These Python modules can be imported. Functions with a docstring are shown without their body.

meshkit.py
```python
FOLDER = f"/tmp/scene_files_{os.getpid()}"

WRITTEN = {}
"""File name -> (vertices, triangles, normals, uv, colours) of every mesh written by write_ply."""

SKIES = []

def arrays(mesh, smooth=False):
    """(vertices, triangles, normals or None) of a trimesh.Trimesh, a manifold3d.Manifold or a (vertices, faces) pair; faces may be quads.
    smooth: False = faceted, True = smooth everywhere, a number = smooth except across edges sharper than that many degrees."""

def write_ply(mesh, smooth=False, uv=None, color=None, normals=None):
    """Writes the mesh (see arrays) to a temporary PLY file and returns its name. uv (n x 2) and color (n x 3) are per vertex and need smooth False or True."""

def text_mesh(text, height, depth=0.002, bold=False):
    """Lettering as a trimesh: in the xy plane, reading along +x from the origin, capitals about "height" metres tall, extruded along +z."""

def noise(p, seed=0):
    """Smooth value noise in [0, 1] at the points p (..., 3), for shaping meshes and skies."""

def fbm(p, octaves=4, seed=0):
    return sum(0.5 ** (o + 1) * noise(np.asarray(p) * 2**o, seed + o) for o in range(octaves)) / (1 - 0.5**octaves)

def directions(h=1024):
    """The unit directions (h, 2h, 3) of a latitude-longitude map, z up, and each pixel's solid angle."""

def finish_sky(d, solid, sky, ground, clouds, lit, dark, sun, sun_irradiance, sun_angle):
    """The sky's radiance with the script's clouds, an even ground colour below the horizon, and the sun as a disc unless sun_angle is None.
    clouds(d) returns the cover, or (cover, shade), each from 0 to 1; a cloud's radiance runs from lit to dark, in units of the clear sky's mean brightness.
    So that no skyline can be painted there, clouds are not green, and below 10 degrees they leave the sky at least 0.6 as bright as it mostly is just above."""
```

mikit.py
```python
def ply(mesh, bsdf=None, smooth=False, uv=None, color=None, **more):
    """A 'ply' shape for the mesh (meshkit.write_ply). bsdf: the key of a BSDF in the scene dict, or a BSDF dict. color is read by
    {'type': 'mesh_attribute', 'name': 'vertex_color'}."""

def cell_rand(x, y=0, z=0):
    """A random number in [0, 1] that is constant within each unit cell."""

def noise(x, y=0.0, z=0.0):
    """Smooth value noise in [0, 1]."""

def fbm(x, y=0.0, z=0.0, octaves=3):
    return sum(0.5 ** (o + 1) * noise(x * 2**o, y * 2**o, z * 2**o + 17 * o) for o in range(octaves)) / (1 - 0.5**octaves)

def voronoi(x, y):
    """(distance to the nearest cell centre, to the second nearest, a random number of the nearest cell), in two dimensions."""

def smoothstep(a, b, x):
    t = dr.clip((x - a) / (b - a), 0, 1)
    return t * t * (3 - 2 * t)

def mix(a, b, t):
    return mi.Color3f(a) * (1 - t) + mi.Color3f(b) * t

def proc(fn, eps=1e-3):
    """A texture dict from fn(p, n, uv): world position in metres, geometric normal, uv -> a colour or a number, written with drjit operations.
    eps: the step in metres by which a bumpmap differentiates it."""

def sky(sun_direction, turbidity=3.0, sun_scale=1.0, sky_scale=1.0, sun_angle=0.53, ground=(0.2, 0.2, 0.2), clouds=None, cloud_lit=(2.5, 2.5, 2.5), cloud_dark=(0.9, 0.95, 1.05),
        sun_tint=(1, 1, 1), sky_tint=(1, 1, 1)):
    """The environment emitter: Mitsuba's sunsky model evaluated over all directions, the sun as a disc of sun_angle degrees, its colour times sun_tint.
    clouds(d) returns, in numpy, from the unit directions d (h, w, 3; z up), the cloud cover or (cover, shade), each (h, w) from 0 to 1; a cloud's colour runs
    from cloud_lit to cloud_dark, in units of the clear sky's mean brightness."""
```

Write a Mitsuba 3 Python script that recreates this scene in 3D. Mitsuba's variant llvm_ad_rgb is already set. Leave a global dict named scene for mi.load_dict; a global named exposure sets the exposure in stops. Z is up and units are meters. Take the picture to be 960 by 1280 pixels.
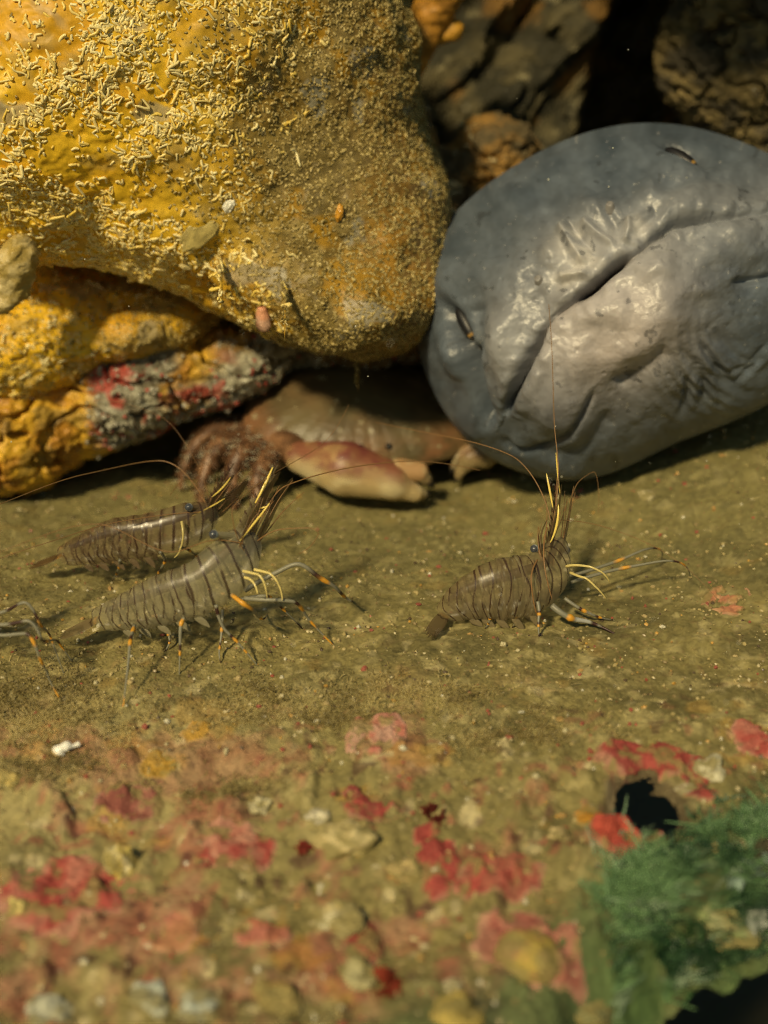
import math
import numpy as np
import trimesh
import mitsuba as mi
import mikit
import meshkit
from scipy.interpolate import CubicSpline, interp1d
from scipy.spatial import cKDTree

T = mi.ScalarTransform4f
CM = 0.01                                   # everything is laid out in centimetres
rng = np.random.default_rng(11)
scene, labels = {}, {}

# ------------------------------------------------------------------ camera, light, exposure
CAM = np.array([0.0, 0.0, 15.1])
PITCH, VFOV = math.radians(18.0), 42.0
FWD = np.array([0, math.cos(PITCH), -math.sin(PITCH)])
UP = np.array([0, math.sin(PITCH), math.cos(PITCH)])
RIGHT = np.array([1.0, 0, 0])
TY = math.tan(math.radians(VFOV / 2))
scene['camera'] = {
    'type': 'thinlens', 'fov': VFOV, 'fov_axis': 'y', 'near_clip': 0.02, 'far_clip': 30.0,
    'aperture_radius': 0.0032, 'focus_distance': 0.385,
    'to_world': T().look_at(origin=(CAM * CM).tolist(), target=((CAM + FWD * 10) * CM).tolist(), up=[0, 0, 1]),
}
SUN = np.array([-0.33, -0.75, 0.58])
scene['sky'] = mikit.sky(SUN.tolist(), turbidity=3, sun_scale=1.0, sky_scale=0.7, sun_angle=5.0,
                         sun_tint=(0.97, 0.98, 0.80), sky_tint=(0.9, 1.0, 0.8))
exposure = 1.42


# ------------------------------------------------------------------ small tools
def unit(v):
    v = np.asarray(v, float)
    return v / np.maximum(np.linalg.norm(v, axis=-1, keepdims=True), 1e-12)


def ss(a, b, x):
    t = np.clip((x - a) / (b - a), 0, 1)
    return t * t * (3 - 2 * t)


def fbm(p, octaves=4, seed=0):
    return meshkit.fbm(np.asarray(p, float) + 131.7, octaves, seed)


def lerp(a, b, t):
    t = np.asarray(t)[..., None]
    return np.asarray(a) * (1 - t) + np.asarray(b) * t


def ray(px, py):
    return FWD + RIGHT * ((px - 480) / 640 * TY) + UP * ((640 - py) / 640 * TY)


def at(px, py, Y):
    d = ray(px, py)
    return CAM + d * (Y / d[1])


def cmpx(Y):                                 # centimetres to one photograph pixel at the distance Y
    return Y / math.cos(PITCH) * TY / 640


def key_of(key):
    if key not in scene and key not in labels and not any(k.startswith(key + '__') for k in scene):
        return key
    n = 1
    while f'{key}_{n:03d}' in scene or f'{key}_{n:03d}' in labels or any(k.startswith(f'{key}_{n:03d}__') for k in scene):
        n += 1
    return f'{key}_{n:03d}'


def put(name, mesh, bsdf, color=None, parent=None, smooth=True, uv=None):
    key = key_of((parent + '__' if parent else '') + name)
    v, f = (mesh.vertices, mesh.faces) if hasattr(mesh, 'vertices') else mesh
    v = np.asarray(v, float)
    f = np.asarray(f, int)
    if f.shape[1] == 4:
        f = np.vstack([f[:, [0, 1, 2]], f[:, [0, 2, 3]]])
    if color is not None:
        color = np.clip(np.broadcast_to(np.asarray(color, float), (len(v), 3)), 0, 1)
    scene[key] = mikit.ply((v * CM, f), bsdf, smooth, uv=uv, color=color)
    return key


def tag(key, label, category, group=None, kind=None):
    labels[key] = {'label': label, 'category': category}
    if group:
        labels[key]['group'] = group
    if kind:
        labels[key]['kind'] = kind
    return key


def thing(name, label, category, group=None):
    return tag(key_of(name), label, category, group)


def strip_faces(n, m, wrap):                 # n rings of m points
    i, j = np.meshgrid(np.arange(n - 1), np.arange(m if wrap else m - 1), indexing='ij')
    k = (j + 1) % m
    q = np.stack([i * m + j, i * m + k, (i + 1) * m + k, (i + 1) * m + j], -1).reshape(-1, 4)
    return np.vstack([q[:, [0, 1, 2]], q[:, [0, 2, 3]]])


def curve(points, n):
    p = np.asarray(points, float)
    s = np.r_[0, np.cumsum(np.linalg.norm(np.diff(p, axis=0), axis=1))]
    t = np.linspace(0, s[-1], n)
    if len(p) < 3:
        return np.stack([np.interp(t, s, p[:, k]) for k in range(p.shape[1])], 1)
    from scipy.interpolate import PchipInterpolator
    if len(p) > 3:
        return np.stack([PchipInterpolator(s, p[:, k])(t) for k in range(p.shape[1])], 1)
    return CubicSpline(s, p)(t)


def tube(points, radii, sides=8, flat=1.0, ref=(0.31, 0.2, 0.93)):
    p = np.asarray(points, float)
    r = np.broadcast_to(radii, (len(p),)).astype(float)
    t = unit(np.gradient(p, axis=0))
    a = np.empty_like(p)
    a0 = np.cross(t[0], ref)
    if np.linalg.norm(a0) < 1e-3:
        a0 = np.cross(t[0], [1, 0, 0])
    a[0] = unit(a0)
    for i in range(1, len(p)):
        q = a[i - 1] - t[i] * np.dot(a[i - 1], t[i])
        a[i] = unit(q)
    b = np.cross(t, a)
    ang = np.arange(sides) * 2 * np.pi / sides
    v = p[:, None] + r[:, None, None] * (np.cos(ang)[None, :, None] * a[:, None] + flat * np.sin(ang)[None, :, None] * b[:, None])
    f = strip_faces(len(p), sides, True)
    n = len(p) * sides
    j = np.arange(sides)
    caps = np.vstack([np.stack([(j + 1) % sides, j, j * 0 + n], 1), np.stack([j + n - sides, (j + 1) % sides + n - sides, j * 0 + n + 1], 1)])
    return np.vstack([v.reshape(-1, 3), p[:1], p[-1:]]), np.vstack([f, caps])


def join(parts):
    vs, fs, cs, at0 = [], [], [], 0
    for part in parts:
        vs.append(part[0]); fs.append(np.asarray(part[1]) + at0)
        if len(part) > 2:
            cs.append(np.broadcast_to(part[2], (len(part[0]), 3)))
        at0 += len(part[0])
    return (np.vstack(vs), np.vstack(fs)) + ((np.vstack(cs),) if cs else ())


def normals(v, f):
    n = np.zeros_like(v)
    c = np.cross(v[f[:, 1]] - v[f[:, 0]], v[f[:, 2]] - v[f[:, 0]])
    for k in range(3):
        np.add.at(n, f[:, k], c)
    return unit(n)


# ------------------------------------------------------------------ implicit shapes
def ell(p, c, r, R=None):
    q = p - np.asarray(c)
    if R is not None:
        q = q @ R
    r = np.asarray(r, float)
    k0 = np.linalg.norm(q / r, axis=-1)
    k1 = np.linalg.norm(q / (r * r), axis=-1)
    return k0 * (k0 - 1) / np.maximum(k1, 1e-9)


def cap(p, a, b, ra, rb):
    a, b = np.asarray(a, float), np.asarray(b, float)
    t = np.clip(((p - a) @ (b - a)) / max(np.dot(b - a, b - a), 1e-9), 0, 1)
    return np.linalg.norm(p - (a + t[..., None] * (b - a)), axis=-1) - (ra + (rb - ra) * t)


def chain(p, pts, radii):
    return np.min([cap(p, pts[i], pts[i + 1], radii[i], radii[i + 1]) for i in range(len(pts) - 1)], axis=0)


def smin(a, b, k):
    h = np.clip(0.5 + 0.5 * (b - a) / k, 0, 1)
    return b * (1 - h) + a * h - k * h * (1 - h)


def smax(a, b, k):
    return -smin(-a, -b, k)


def sdf_mesh(f, lo, hi, h):
    """surface nets over the grid, then drawn onto the surface"""
    lo, hi = np.asarray(lo, float), np.asarray(hi, float)
    n = np.ceil((hi - lo) / h).astype(int) + 1
    ax = [lo[k] + h * np.arange(n[k]) for k in range(3)]
    val = np.empty(n, np.float64)
    for i in range(n[0]):
        g = np.stack(np.meshgrid(ax[0][i:i + 1], ax[1], ax[2], indexing='ij'), -1).reshape(-1, 3)
        val[i] = f(g).reshape(n[1], n[2])
    for k in range(3):                       # closed at the border of the box
        s = [slice(None)] * 3
        for e in (0, -1):
            s[k] = e
            val[tuple(s)] = np.maximum(val[tuple(s)], 1e-3)
    inside = val < 0
    c = [slice(0, -1), slice(1, None)]
    cnt = sum(inside[c[a], c[b], c[d]].astype(np.int8) for a in (0, 1) for b in (0, 1) for d in (0, 1))
    act = (cnt > 0) & (cnt < 8)
    idx = np.full(act.shape, -1)
    cells = np.argwhere(act)
    idx[tuple(cells.T)] = np.arange(len(cells))
    acc, num = np.zeros((len(cells), 3)), np.zeros(len(cells))
    corners = np.array([[a, b, d] for a in (0, 1) for b in (0, 1) for d in (0, 1)])
    for i in range(8):
        for j in range(i + 1, 8):
            if np.abs(corners[i] - corners[j]).sum() != 1:
                continue
            va, vb = val[tuple((cells + corners[i]).T)], val[tuple((cells + corners[j]).T)]
            m = (va < 0) != (vb < 0)
            t = np.where(m, va / np.where(m, va - vb, 1), 0)
            acc += m[:, None] * (corners[i] + t[:, None] * (corners[j] - corners[i]))
            num += m
    v = lo + h * (cells + acc / num[:, None])
    faces = []
    for k in range(3):
        u, w = [(1, 2), (2, 0), (0, 1)][k]
        s0 = [slice(None)] * 3; s1 = [slice(None)] * 3
        s0[k], s1[k] = slice(0, -1), slice(1, None)
        a, b = inside[tuple(s0)], inside[tuple(s1)]
        for flip, m in ((False, a & ~b), (True, ~a & b)):
            e = np.argwhere(m)
            e = e[(e[:, u] > 0) & (e[:, w] > 0) & (e[:, u] < n[u] - 1) & (e[:, w] < n[w] - 1)]
            eu, ew = np.eye(3, dtype=int)[u], np.eye(3, dtype=int)[w]
            q = np.stack([idx[tuple((e - eu - ew).T)], idx[tuple((e - ew).T)], idx[tuple(e.T)], idx[tuple((e - eu).T)]], 1)
            faces.append(q[:, ::-1] if flip else q)
    q = np.vstack(faces)
    fcs = np.vstack([q[:, [0, 1, 2]], q[:, [0, 2, 3]]])
    return v, fcs


def finer(v, f):
    m = trimesh.Trimesh(v, f, process=False)
    m = m.subdivide()
    return np.array(m.vertices), np.array(m.faces)


def relax(v, f, n=4):
    m = trimesh.Trimesh(v, f, process=False)
    trimesh.smoothing.filter_taubin(m, iterations=n)
    return np.array(m.vertices), np.array(m.faces)


def scatter(v, f, n, weight=None):
    a = np.linalg.norm(np.cross(v[f[:, 1]] - v[f[:, 0]], v[f[:, 2]] - v[f[:, 0]]), axis=1)
    if weight is not None:
        a = a * weight
    k = rng.choice(len(f), n, p=a / a.sum())
    u, w = rng.random(n), rng.random(n)
    m = u + w > 1
    u[m], w[m] = 1 - u[m], 1 - w[m]
    p = v[f[k, 0]] + u[:, None] * (v[f[k, 1]] - v[f[k, 0]]) + w[:, None] * (v[f[k, 2]] - v[f[k, 0]])
    nn = unit(np.cross(v[f[k, 1]] - v[f[k, 0]], v[f[k, 2]] - v[f[k, 0]]))
    return p, nn


def many_tubes(paths, radii, sides):
    """paths (n, k, 3), radii (n, k): short tubes in one mesh"""
    n, k, _ = paths.shape
    t = unit(np.gradient(paths, axis=1))
    ref = unit(rng.normal(size=(n, 1, 3)))
    a = unit(np.cross(t, np.broadcast_to(ref, t.shape)))
    b = np.cross(t, a)
    ang = np.arange(sides) * 2 * np.pi / sides
    v = paths[:, :, None] + radii[:, :, None, None] * (np.cos(ang)[:, None] * a[:, :, None] + np.sin(ang)[:, None] * b[:, :, None])
    f = strip_faces(k, sides, True)
    j = np.arange(1, sides - 1)
    f = np.vstack([f, np.stack([j * 0 + (k - 1) * sides, j + (k - 1) * sides, j + 1 + (k - 1) * sides], 1)])
    F = (f[None] + (np.arange(n) * k * sides)[:, None, None]).reshape(-1, 3)
    return v.reshape(-1, 3), F


# ------------------------------------------------------------------ materials
VC = {'type': 'mesh_attribute', 'name': 'vertex_color'}


def bump_fine(p, n, uv):
    q = p * 100
    return mikit.noise(q.x * 14, q.y * 14, q.z * 14) * 0.6 + mikit.noise(q.x * 33, q.y * 33, q.z * 33) * 0.4


def bump_skin(p, n, uv):
    q = p * 100
    return mikit.noise(q.x * 9, q.y * 9, q.z * 9) * 0.7 + mikit.noise(q.x * 25, q.y * 25, q.z * 25) * 0.3


def pr(rough, spec=0.5, **more):
    return {'type': 'principled', 'base_color': VC, 'roughness': rough, 'specular': spec, **more}


def two(b):
    return {'type': 'twosided', 'bsdf': b}


scene['rock_mat'] = two({'type': 'bumpmap', 'arbitrary': mikit.proc(bump_fine, eps=1e-4), 'scale': 0.0008, 'bsdf': pr(0.7, 0.35)})
scene['sponge_mat'] = two(pr(0.5, 0.4))
scene['stub_mat'] = two(pr(0.38, 0.5))
scene['skin_mat'] = two({'type': 'bumpmap', 'arbitrary': mikit.proc(bump_skin, eps=1e-4), 'scale': 0.00016, 'bsdf': pr(0.43, 0.65)})
scene['wet_mat'] = two(pr(0.22, 0.5))
scene['crab_mat'] = two(pr(0.45, 0.45))
# the prawns' clear shell: half of the light goes straight through between the stripes (uv.x says how dense the shell is)
scene['shell_mat'] = {'type': 'mask', 'opacity': mikit.proc(lambda p, n, uv: uv.x), 'bsdf': two(pr(0.30, 0.5))}
scene['fin_mat'] = {'type': 'mask', 'opacity': 0.62, 'bsdf': two(pr(0.35, 0.5))}
scene['leaf_mat'] = {'type': 'principledthin', 'base_color': VC, 'roughness': 0.45, 'spec_trans': 0.0, 'diff_trans': 0.9, 'eta': 1.3}


# ------------------------------------------------------------------ the seabed
def h_smooth(x, y):
    d = (31 - y) / 1.6
    h = -0.34 * 1.6 * np.log1p(np.exp(np.clip(d, -30, 30)))
    h = np.where(y < 8, h + 0.34 * (8 - y) * 0.9, h)
    return h + 3.6 * ss(3, 14, x) * ss(33, 53, y)


def gp(px, py):
    d = ray(px, py)
    t = np.linspace(12, 75, 1261)
    p = CAM + d * t[:, None]
    k = np.argmax(p[:, 2] < h_smooth(p[:, 0], p[:, 1]))
    return p[k] if k else p[-1]


HOLE_A, HOLE_B = gp(835, 1292)[:2], gp(985, 1168)[:2]
PIT = gp(815, 1016)[:2]


def hole_d(x, y):                            # positive inside the opening in the lower right corner
    p = np.stack([x, y, x * 0 + 3.3], -1)
    n = unit(np.array([HOLE_B[1] - HOLE_A[1], -(HOLE_B[0] - HOLE_A[0])]))
    d = (x - HOLE_A[0]) * n[0] + (y - HOLE_A[1]) * n[1] + 1.3 * (fbm(p * 0.8, 3, 31) - 0.5)
    return np.minimum(np.minimum(d + 1.6, 13 - x), y - 13)


def pit_r(x, y):                             # below 1 inside the small dark pit
    p = np.stack([x, y, x * 0 + 3.3], -1)
    return np.hypot((x - PIT[0]) / 1.0, (y - PIT[1]) / 0.95) + 1.1 * (fbm(p * 1.3, 3, 33) - 0.5)


def h_full(x, y):
    x, y = np.asarray(x, float), np.asarray(y, float)
    p = np.stack([x, y, x * 0 + 3.3], -1)
    near = ss(33, 27, y)
    h = h_smooth(x, y)
    h = h + 0.9 * (fbm(p * 0.16, 2, 3) - 0.5)
    h = h + (0.30 + 0.40 * near) * (fbm(p * 0.7, 3, 5) - 0.5)
    h = h + (0.18 + 0.04 * near) * (fbm(p * 2.2, 3, 9) - 0.5)
    h = h + 0.15 * (fbm(p * 7.0, 3, 12) - 0.5)
    lumps = fbm(p * 1.5 + 7, 2, 21)
    h = h + near * 0.22 * ss(0.56, 0.75, lumps)
    d = hole_d(x, y)
    h = h - 1.6 * ss(-0.7, 0.75, d) ** 2 - 0.22 * ss(1.35, 0.9, pit_r(x, y))
    return h


def drop(x, y, lift=0.0):
    return np.array([x, y, float(h_full(x, y)) + lift])


def gpf(px, py):                             # the real ground under a pixel
    d = ray(px, py)
    t = np.linspace(12, 75, 1261)
    p = CAM + d * t[:, None]
    k = np.argmax(p[:, 2] < h_full(p[:, 0], p[:, 1]))
    return p[k] if k else p[-1]


SILT, SILT_D, SILT_L = (0.240, 0.199, 0.072), (0.124, 0.106, 0.040), (0.37, 0.31, 0.135)
RED, PINK, MAROON, ORANGE, CREAM = (0.29, 0.085, 0.06), (0.38, 0.20, 0.12), (0.07, 0.025, 0.02), (0.50, 0.27, 0.05), (0.58, 0.49, 0.27)


def ground_color(x, y):
    p = np.stack([x, y, x * 0 + 1.7], -1)
    near = ss(34, 27, y)
    c = lerp(SILT_D, SILT, ss(0.25, 0.62, fbm(p * 0.5, 4, 41)))
    c = lerp(c, SILT_L, 0.8 * ss(0.52, 0.75, fbm(p * 2.6, 3, 42)))
    c = lerp(c, SILT_D, 0.7 * ss(0.56, 0.75, fbm(p * 3.4, 3, 43)))
    c = lerp(c, SILT_L, 0.75 * ss(0.5, -4.5, x) * ss(25, 28, y) * ss(33, 30, y) * (0.5 + 0.5 * ss(0.35, 0.6, fbm(p * 1.2, 3, 53))))  # brighter light at the left front, painted in as paler silt
    m = fbm(p * 0.62 + 5, 4, 44)
    m = m + 0.16 * (fbm(p * 4.5, 3, 52) - 0.5)
    patch = ss(0.53, 0.64, m) * near
    c = lerp(c, lerp(RED, PINK, ss(0.4, 0.65, fbm(p * 2.0, 3, 45))), 0.78 * patch)
    c = lerp(c, ORANGE, (0.15 + 0.3 * near) * ss(0.64, 0.72, fbm(p * 0.9 + 11, 3, 46)))
    c = lerp(c, CREAM, (0.3 + 0.4 * near) * ss(0.68, 0.76, fbm(p * 2.1 + 3, 2, 47)))
    c = lerp(c, RED, 0.6 * ss(0.66, 0.74, fbm(p * 2.8 + 9, 2, 48)) * (0.15 + 0.85 * near))
    c = lerp(c, MAROON, (0.25 + 0.5 * near) * ss(0.70, 0.78, fbm(p * 2.4 + 17, 2, 49)))
    c = lerp(c, (0.155, 0.14, 0.055), 0.5 * ss(34.5, 42, y))  # falloff of the light towards the back, painted into the floor colour
    hd = hole_d(x, y)
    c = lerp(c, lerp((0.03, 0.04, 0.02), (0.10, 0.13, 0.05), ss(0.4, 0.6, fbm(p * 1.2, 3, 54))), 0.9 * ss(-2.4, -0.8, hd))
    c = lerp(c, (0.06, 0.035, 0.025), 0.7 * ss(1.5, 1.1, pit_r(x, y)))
    green = ss(4.2, 7.0, x + 0.3 * (28 - y)) * ss(26.5, 23.5, y)
    c = lerp(c, (0.07, 0.13, 0.04), 0.8 * green * ss(0.3, 0.55, fbm(p * 1.5, 3, 50)))
    return c * (0.62 + 0.76 * fbm(p * 9, 3, 51))[..., None]


def spaced(lo, hi, step, grow_lo, grow_hi, far):
    a = [hi]
    s = step
    while a[-1] < far:
        s *= 1.35
        a.append(a[-1] + s)
    b = [lo]
    s = step
    while b[-1] > -far:
        s *= 1.35
        b.append(b[-1] - s)
    return np.array(b[::-1][:-1]), np.array(a[1:])


mid = [16.5]
while mid[-1] < 62:
    mid.append(mid[-1] + 0.045 * (mid[-1] / 20) ** 0.9)
lo, hi = spaced(16.5, mid[-1], 0.4, 0, 0, 300)
gy = np.r_[lo, mid, hi]
mx = np.arange(-15.5, 17.5, 0.068)
lo, hi = spaced(mx[0], mx[-1], 0.4, 0, 0, 300)
gx = np.r_[lo, mx, hi]
X, Y = np.meshgrid(gx, gy)
V = np.stack([X, Y, h_full(X, Y)], -1).reshape(-1, 3)
F = strip_faces(len(gy), len(gx), False)
F = F[(hole_d(X, Y).reshape(-1)[F] < 0.72).any(1) & (pit_r(X, Y).reshape(-1)[F] > 0.9).any(1)]
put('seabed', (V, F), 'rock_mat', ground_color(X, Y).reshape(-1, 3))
g2 = np.linspace(-300, 300, 40)
X2, Y2 = np.meshgrid(g2, g2)
put('deep_floor', (np.stack([X2, Y2, -95 + 9 * fbm(np.stack([X2, Y2, X2 * 0], -1) * 0.05, 3, 4)], -1).reshape(-1, 3), strip_faces(40, 40, False)), 'rock_mat', (0.10, 0.09, 0.05))
tag('deep_floor', 'deeper floor far below the gap in the rock', 'seabed', kind='structure')
tag('seabed', 'silty olive brown rock floor with patches of red crust', 'seabed', kind='structure')


# ------------------------------------------------------------------ the cave behind and above
def wall_y(x, z):
    p = np.stack([x, z, x * 0 + 5.5], -1)
    a = math.radians(52)
    s, t = x * math.cos(a) + z * math.sin(a), -x * math.sin(a) + z * math.cos(a)
    strata = fbm(np.stack([s * 0.10, t * 0.75, x * 0 + 2], -1), 4, 61)
    y = 60 + 8.0 * (fbm(p * 0.13, 3, 62) - 0.5) - 3.0 * (strata - 0.5) - 0.8 * (fbm(p * 1.6, 4, 63) - 0.5)
    y = y - 0.55 * np.floor(fbm(np.stack([s * 0.25, t * 0.9, x * 0], -1), 2, 64) * 8)
    y = y + 15 * ss(8.5, 11.5, x - 0.2 * (z - 12)) * ss(21, 15, x - 0.2 * (z - 12))
    return y + 5 - 30 * ss(24, 60, np.abs(x))


xs, zs = np.r_[np.linspace(-90, -16, 30), np.arange(-15.5, 22, 0.12), np.linspace(23, 90, 30)], np.r_[-12, -8, -5, np.arange(-2, 26, 0.12), 30, 36, 44]
X, Z = np.meshgrid(xs, zs)
Yw = wall_y(X, Z)
P = np.stack([X, Yw, Z], -1)
c = lerp((0.028, 0.026, 0.014), (0.095, 0.080, 0.038), ss(0.38, 0.65, fbm(P * 0.7, 4, 65)))  # rock colours lowered to paint in the light fading with depth
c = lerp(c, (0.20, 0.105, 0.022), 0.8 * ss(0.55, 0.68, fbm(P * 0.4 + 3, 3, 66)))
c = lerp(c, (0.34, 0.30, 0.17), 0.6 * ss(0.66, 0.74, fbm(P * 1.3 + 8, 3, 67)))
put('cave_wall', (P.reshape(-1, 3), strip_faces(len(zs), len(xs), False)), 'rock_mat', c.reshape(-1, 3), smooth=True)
tag('cave_wall', 'layered rock at the back of the crevice, colour darkened for the fading light', 'rock wall', kind='structure')

xs, us = np.linspace(-95, 95, 160), np.linspace(0, 1, 60)
X, U = np.meshgrid(xs, us)
edge = 50.5 - 8.5 * ss(2.0, 9.0, X)  # unseen roof added for shade, front edge shaped to darken the right rear
Yc = edge + (92 - edge) * U
P = np.stack([X, Yc, X * 0], -1)
Zc = 31.0 - 6.0 * ss(1.0, 8.0, X) + 2.0 * (fbm(P * 0.2, 4, 71) - 0.5) + 0.05 * (Yc - 43)
under = np.stack([X, Yc, Zc], -1)
over = np.stack([X, Yc + 1.5, Zc + 9 + 3 * fbm(P * 0.1, 3, 72)], -1)
slab = np.concatenate([under[::-1], over])
put('added_ceiling', (slab.reshape(-1, 3), strip_faces(len(slab), len(xs), False)), 'rock_mat', (0.16, 0.14, 0.08))
tag('added_ceiling', 'unseen rock roof added to shade the back of the crevice', 'added rock ceiling', kind='structure')


# ------------------------------------------------------------------ boulders
def blob_rock(specs, k, h, amp, seed, lo, hi, cuts=(), fine=1, detail=0.06):
    def f(p):
        d = None
        for c, r, R in specs:
            e = ell(p, c, r, R)
            d = e if d is None else smin(d, e, k)
        for pts, rad, kk in cuts:
            d = smax(d, -chain(p, pts, rad), kk)
        m = np.abs(d) < 1.6
        if m.any():
            d = d.copy()
            d[m] += amp * (fbm(p[m] * 0.33, 3, seed) - 0.5) * 2 + amp * 0.45 * (fbm(p[m] * 1.1, 3, seed + 3) - 0.5)
        return d
    v, f2 = relax(*sdf_mesh(f, lo, hi, h), 3)
    for _ in range(fine):
        v, f2 = finer(v, f2)
    n = normals(v, f2)
    rg = 1 - 2 * np.abs(fbm(v * 0.8, 3, seed + 9) - 0.5) * 2
    v = v + n * (detail * 2 * (fbm(v * 3.2, 4, seed + 7) - 0.5) - detail * 2.2 * ss(0.75, 1.0, rg) * ss(0.1, 0.2, detail))[:, None]
    return v, f2, normals(v, f2)


def project(v, Y=43.5):                      # across and up at a fixed scale, for laying out zones on a rock
    d = v - CAM
    return 480 + v[:, 0] / cmpx(Y), 640 - (d @ UP) / cmpx(Y)


def box_of(specs, pad=1.0):
    c = np.array([s[0] for s in specs]); r = np.array([np.max(s[1]) if s[2] is not None else s[1] for s in specs], dtype=object)
    r = np.array([np.broadcast_to(x, 3) for x in r], float)
    return (c - r).min(0) - pad, (c + r).max(0) + pad


def rotx(a):
    c, s = math.cos(a), math.sin(a)
    return np.array([[1, 0, 0], [0, c, -s], [0, s, c]])


def roty(a):
    c, s = math.cos(a), math.sin(a)
    return np.array([[c, 0, s], [0, 1, 0], [-s, 0, c]])


YEL, YEL_D, OLIVE, OLIVE_L, GREY = (0.74, 0.46, 0.022), (0.60, 0.32, 0.012), (0.20, 0.145, 0.04), (0.40, 0.30, 0.10), (0.32, 0.31, 0.24)

specs = [(at(90, 70, 48), (8.5, 7.6, 6.9), None), (at(415, 250, 50.5), (4.2, 6.6, 5.2), roty(-0.3)), (at(405, 60, 51), (3.2, 6.0, 4.5), None), (at(470, 352, 51.0), (2.9, 8.3, 1.9), roty(-0.15)), (at(360, 330, 49.5), (2.2, 6.5, 1.7), None), (at(300, 40, 50), (4.4, 6.5, 8), None), (at(60, -150, 50), (9, 8, 7), None), (at(265, 245, 47.5), (3.9, 4.8, 3.2), None)]
cuts = [([at(330, 210, 41.5), at(350, 130, 42), at(370, 60, 43)], [0.1, 0.2, 0.2], 1.2),
        ([at(0, 150, 40), at(120, 130, 40), at(220, 60, 41)], [0.2, 0.3, 0.2], 0.8)]
lo, hi = box_of(specs)
lo[0] = max(lo[0], -17); hi[2] = min(hi[2], 24.5); hi[1] = min(hi[1], 56)
bv, bf, bn = blob_rock(specs, 2.2, 0.14, 0.6, 80, lo, hi, cuts, detail=0.09)
bx, by = project(bv)


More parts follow.
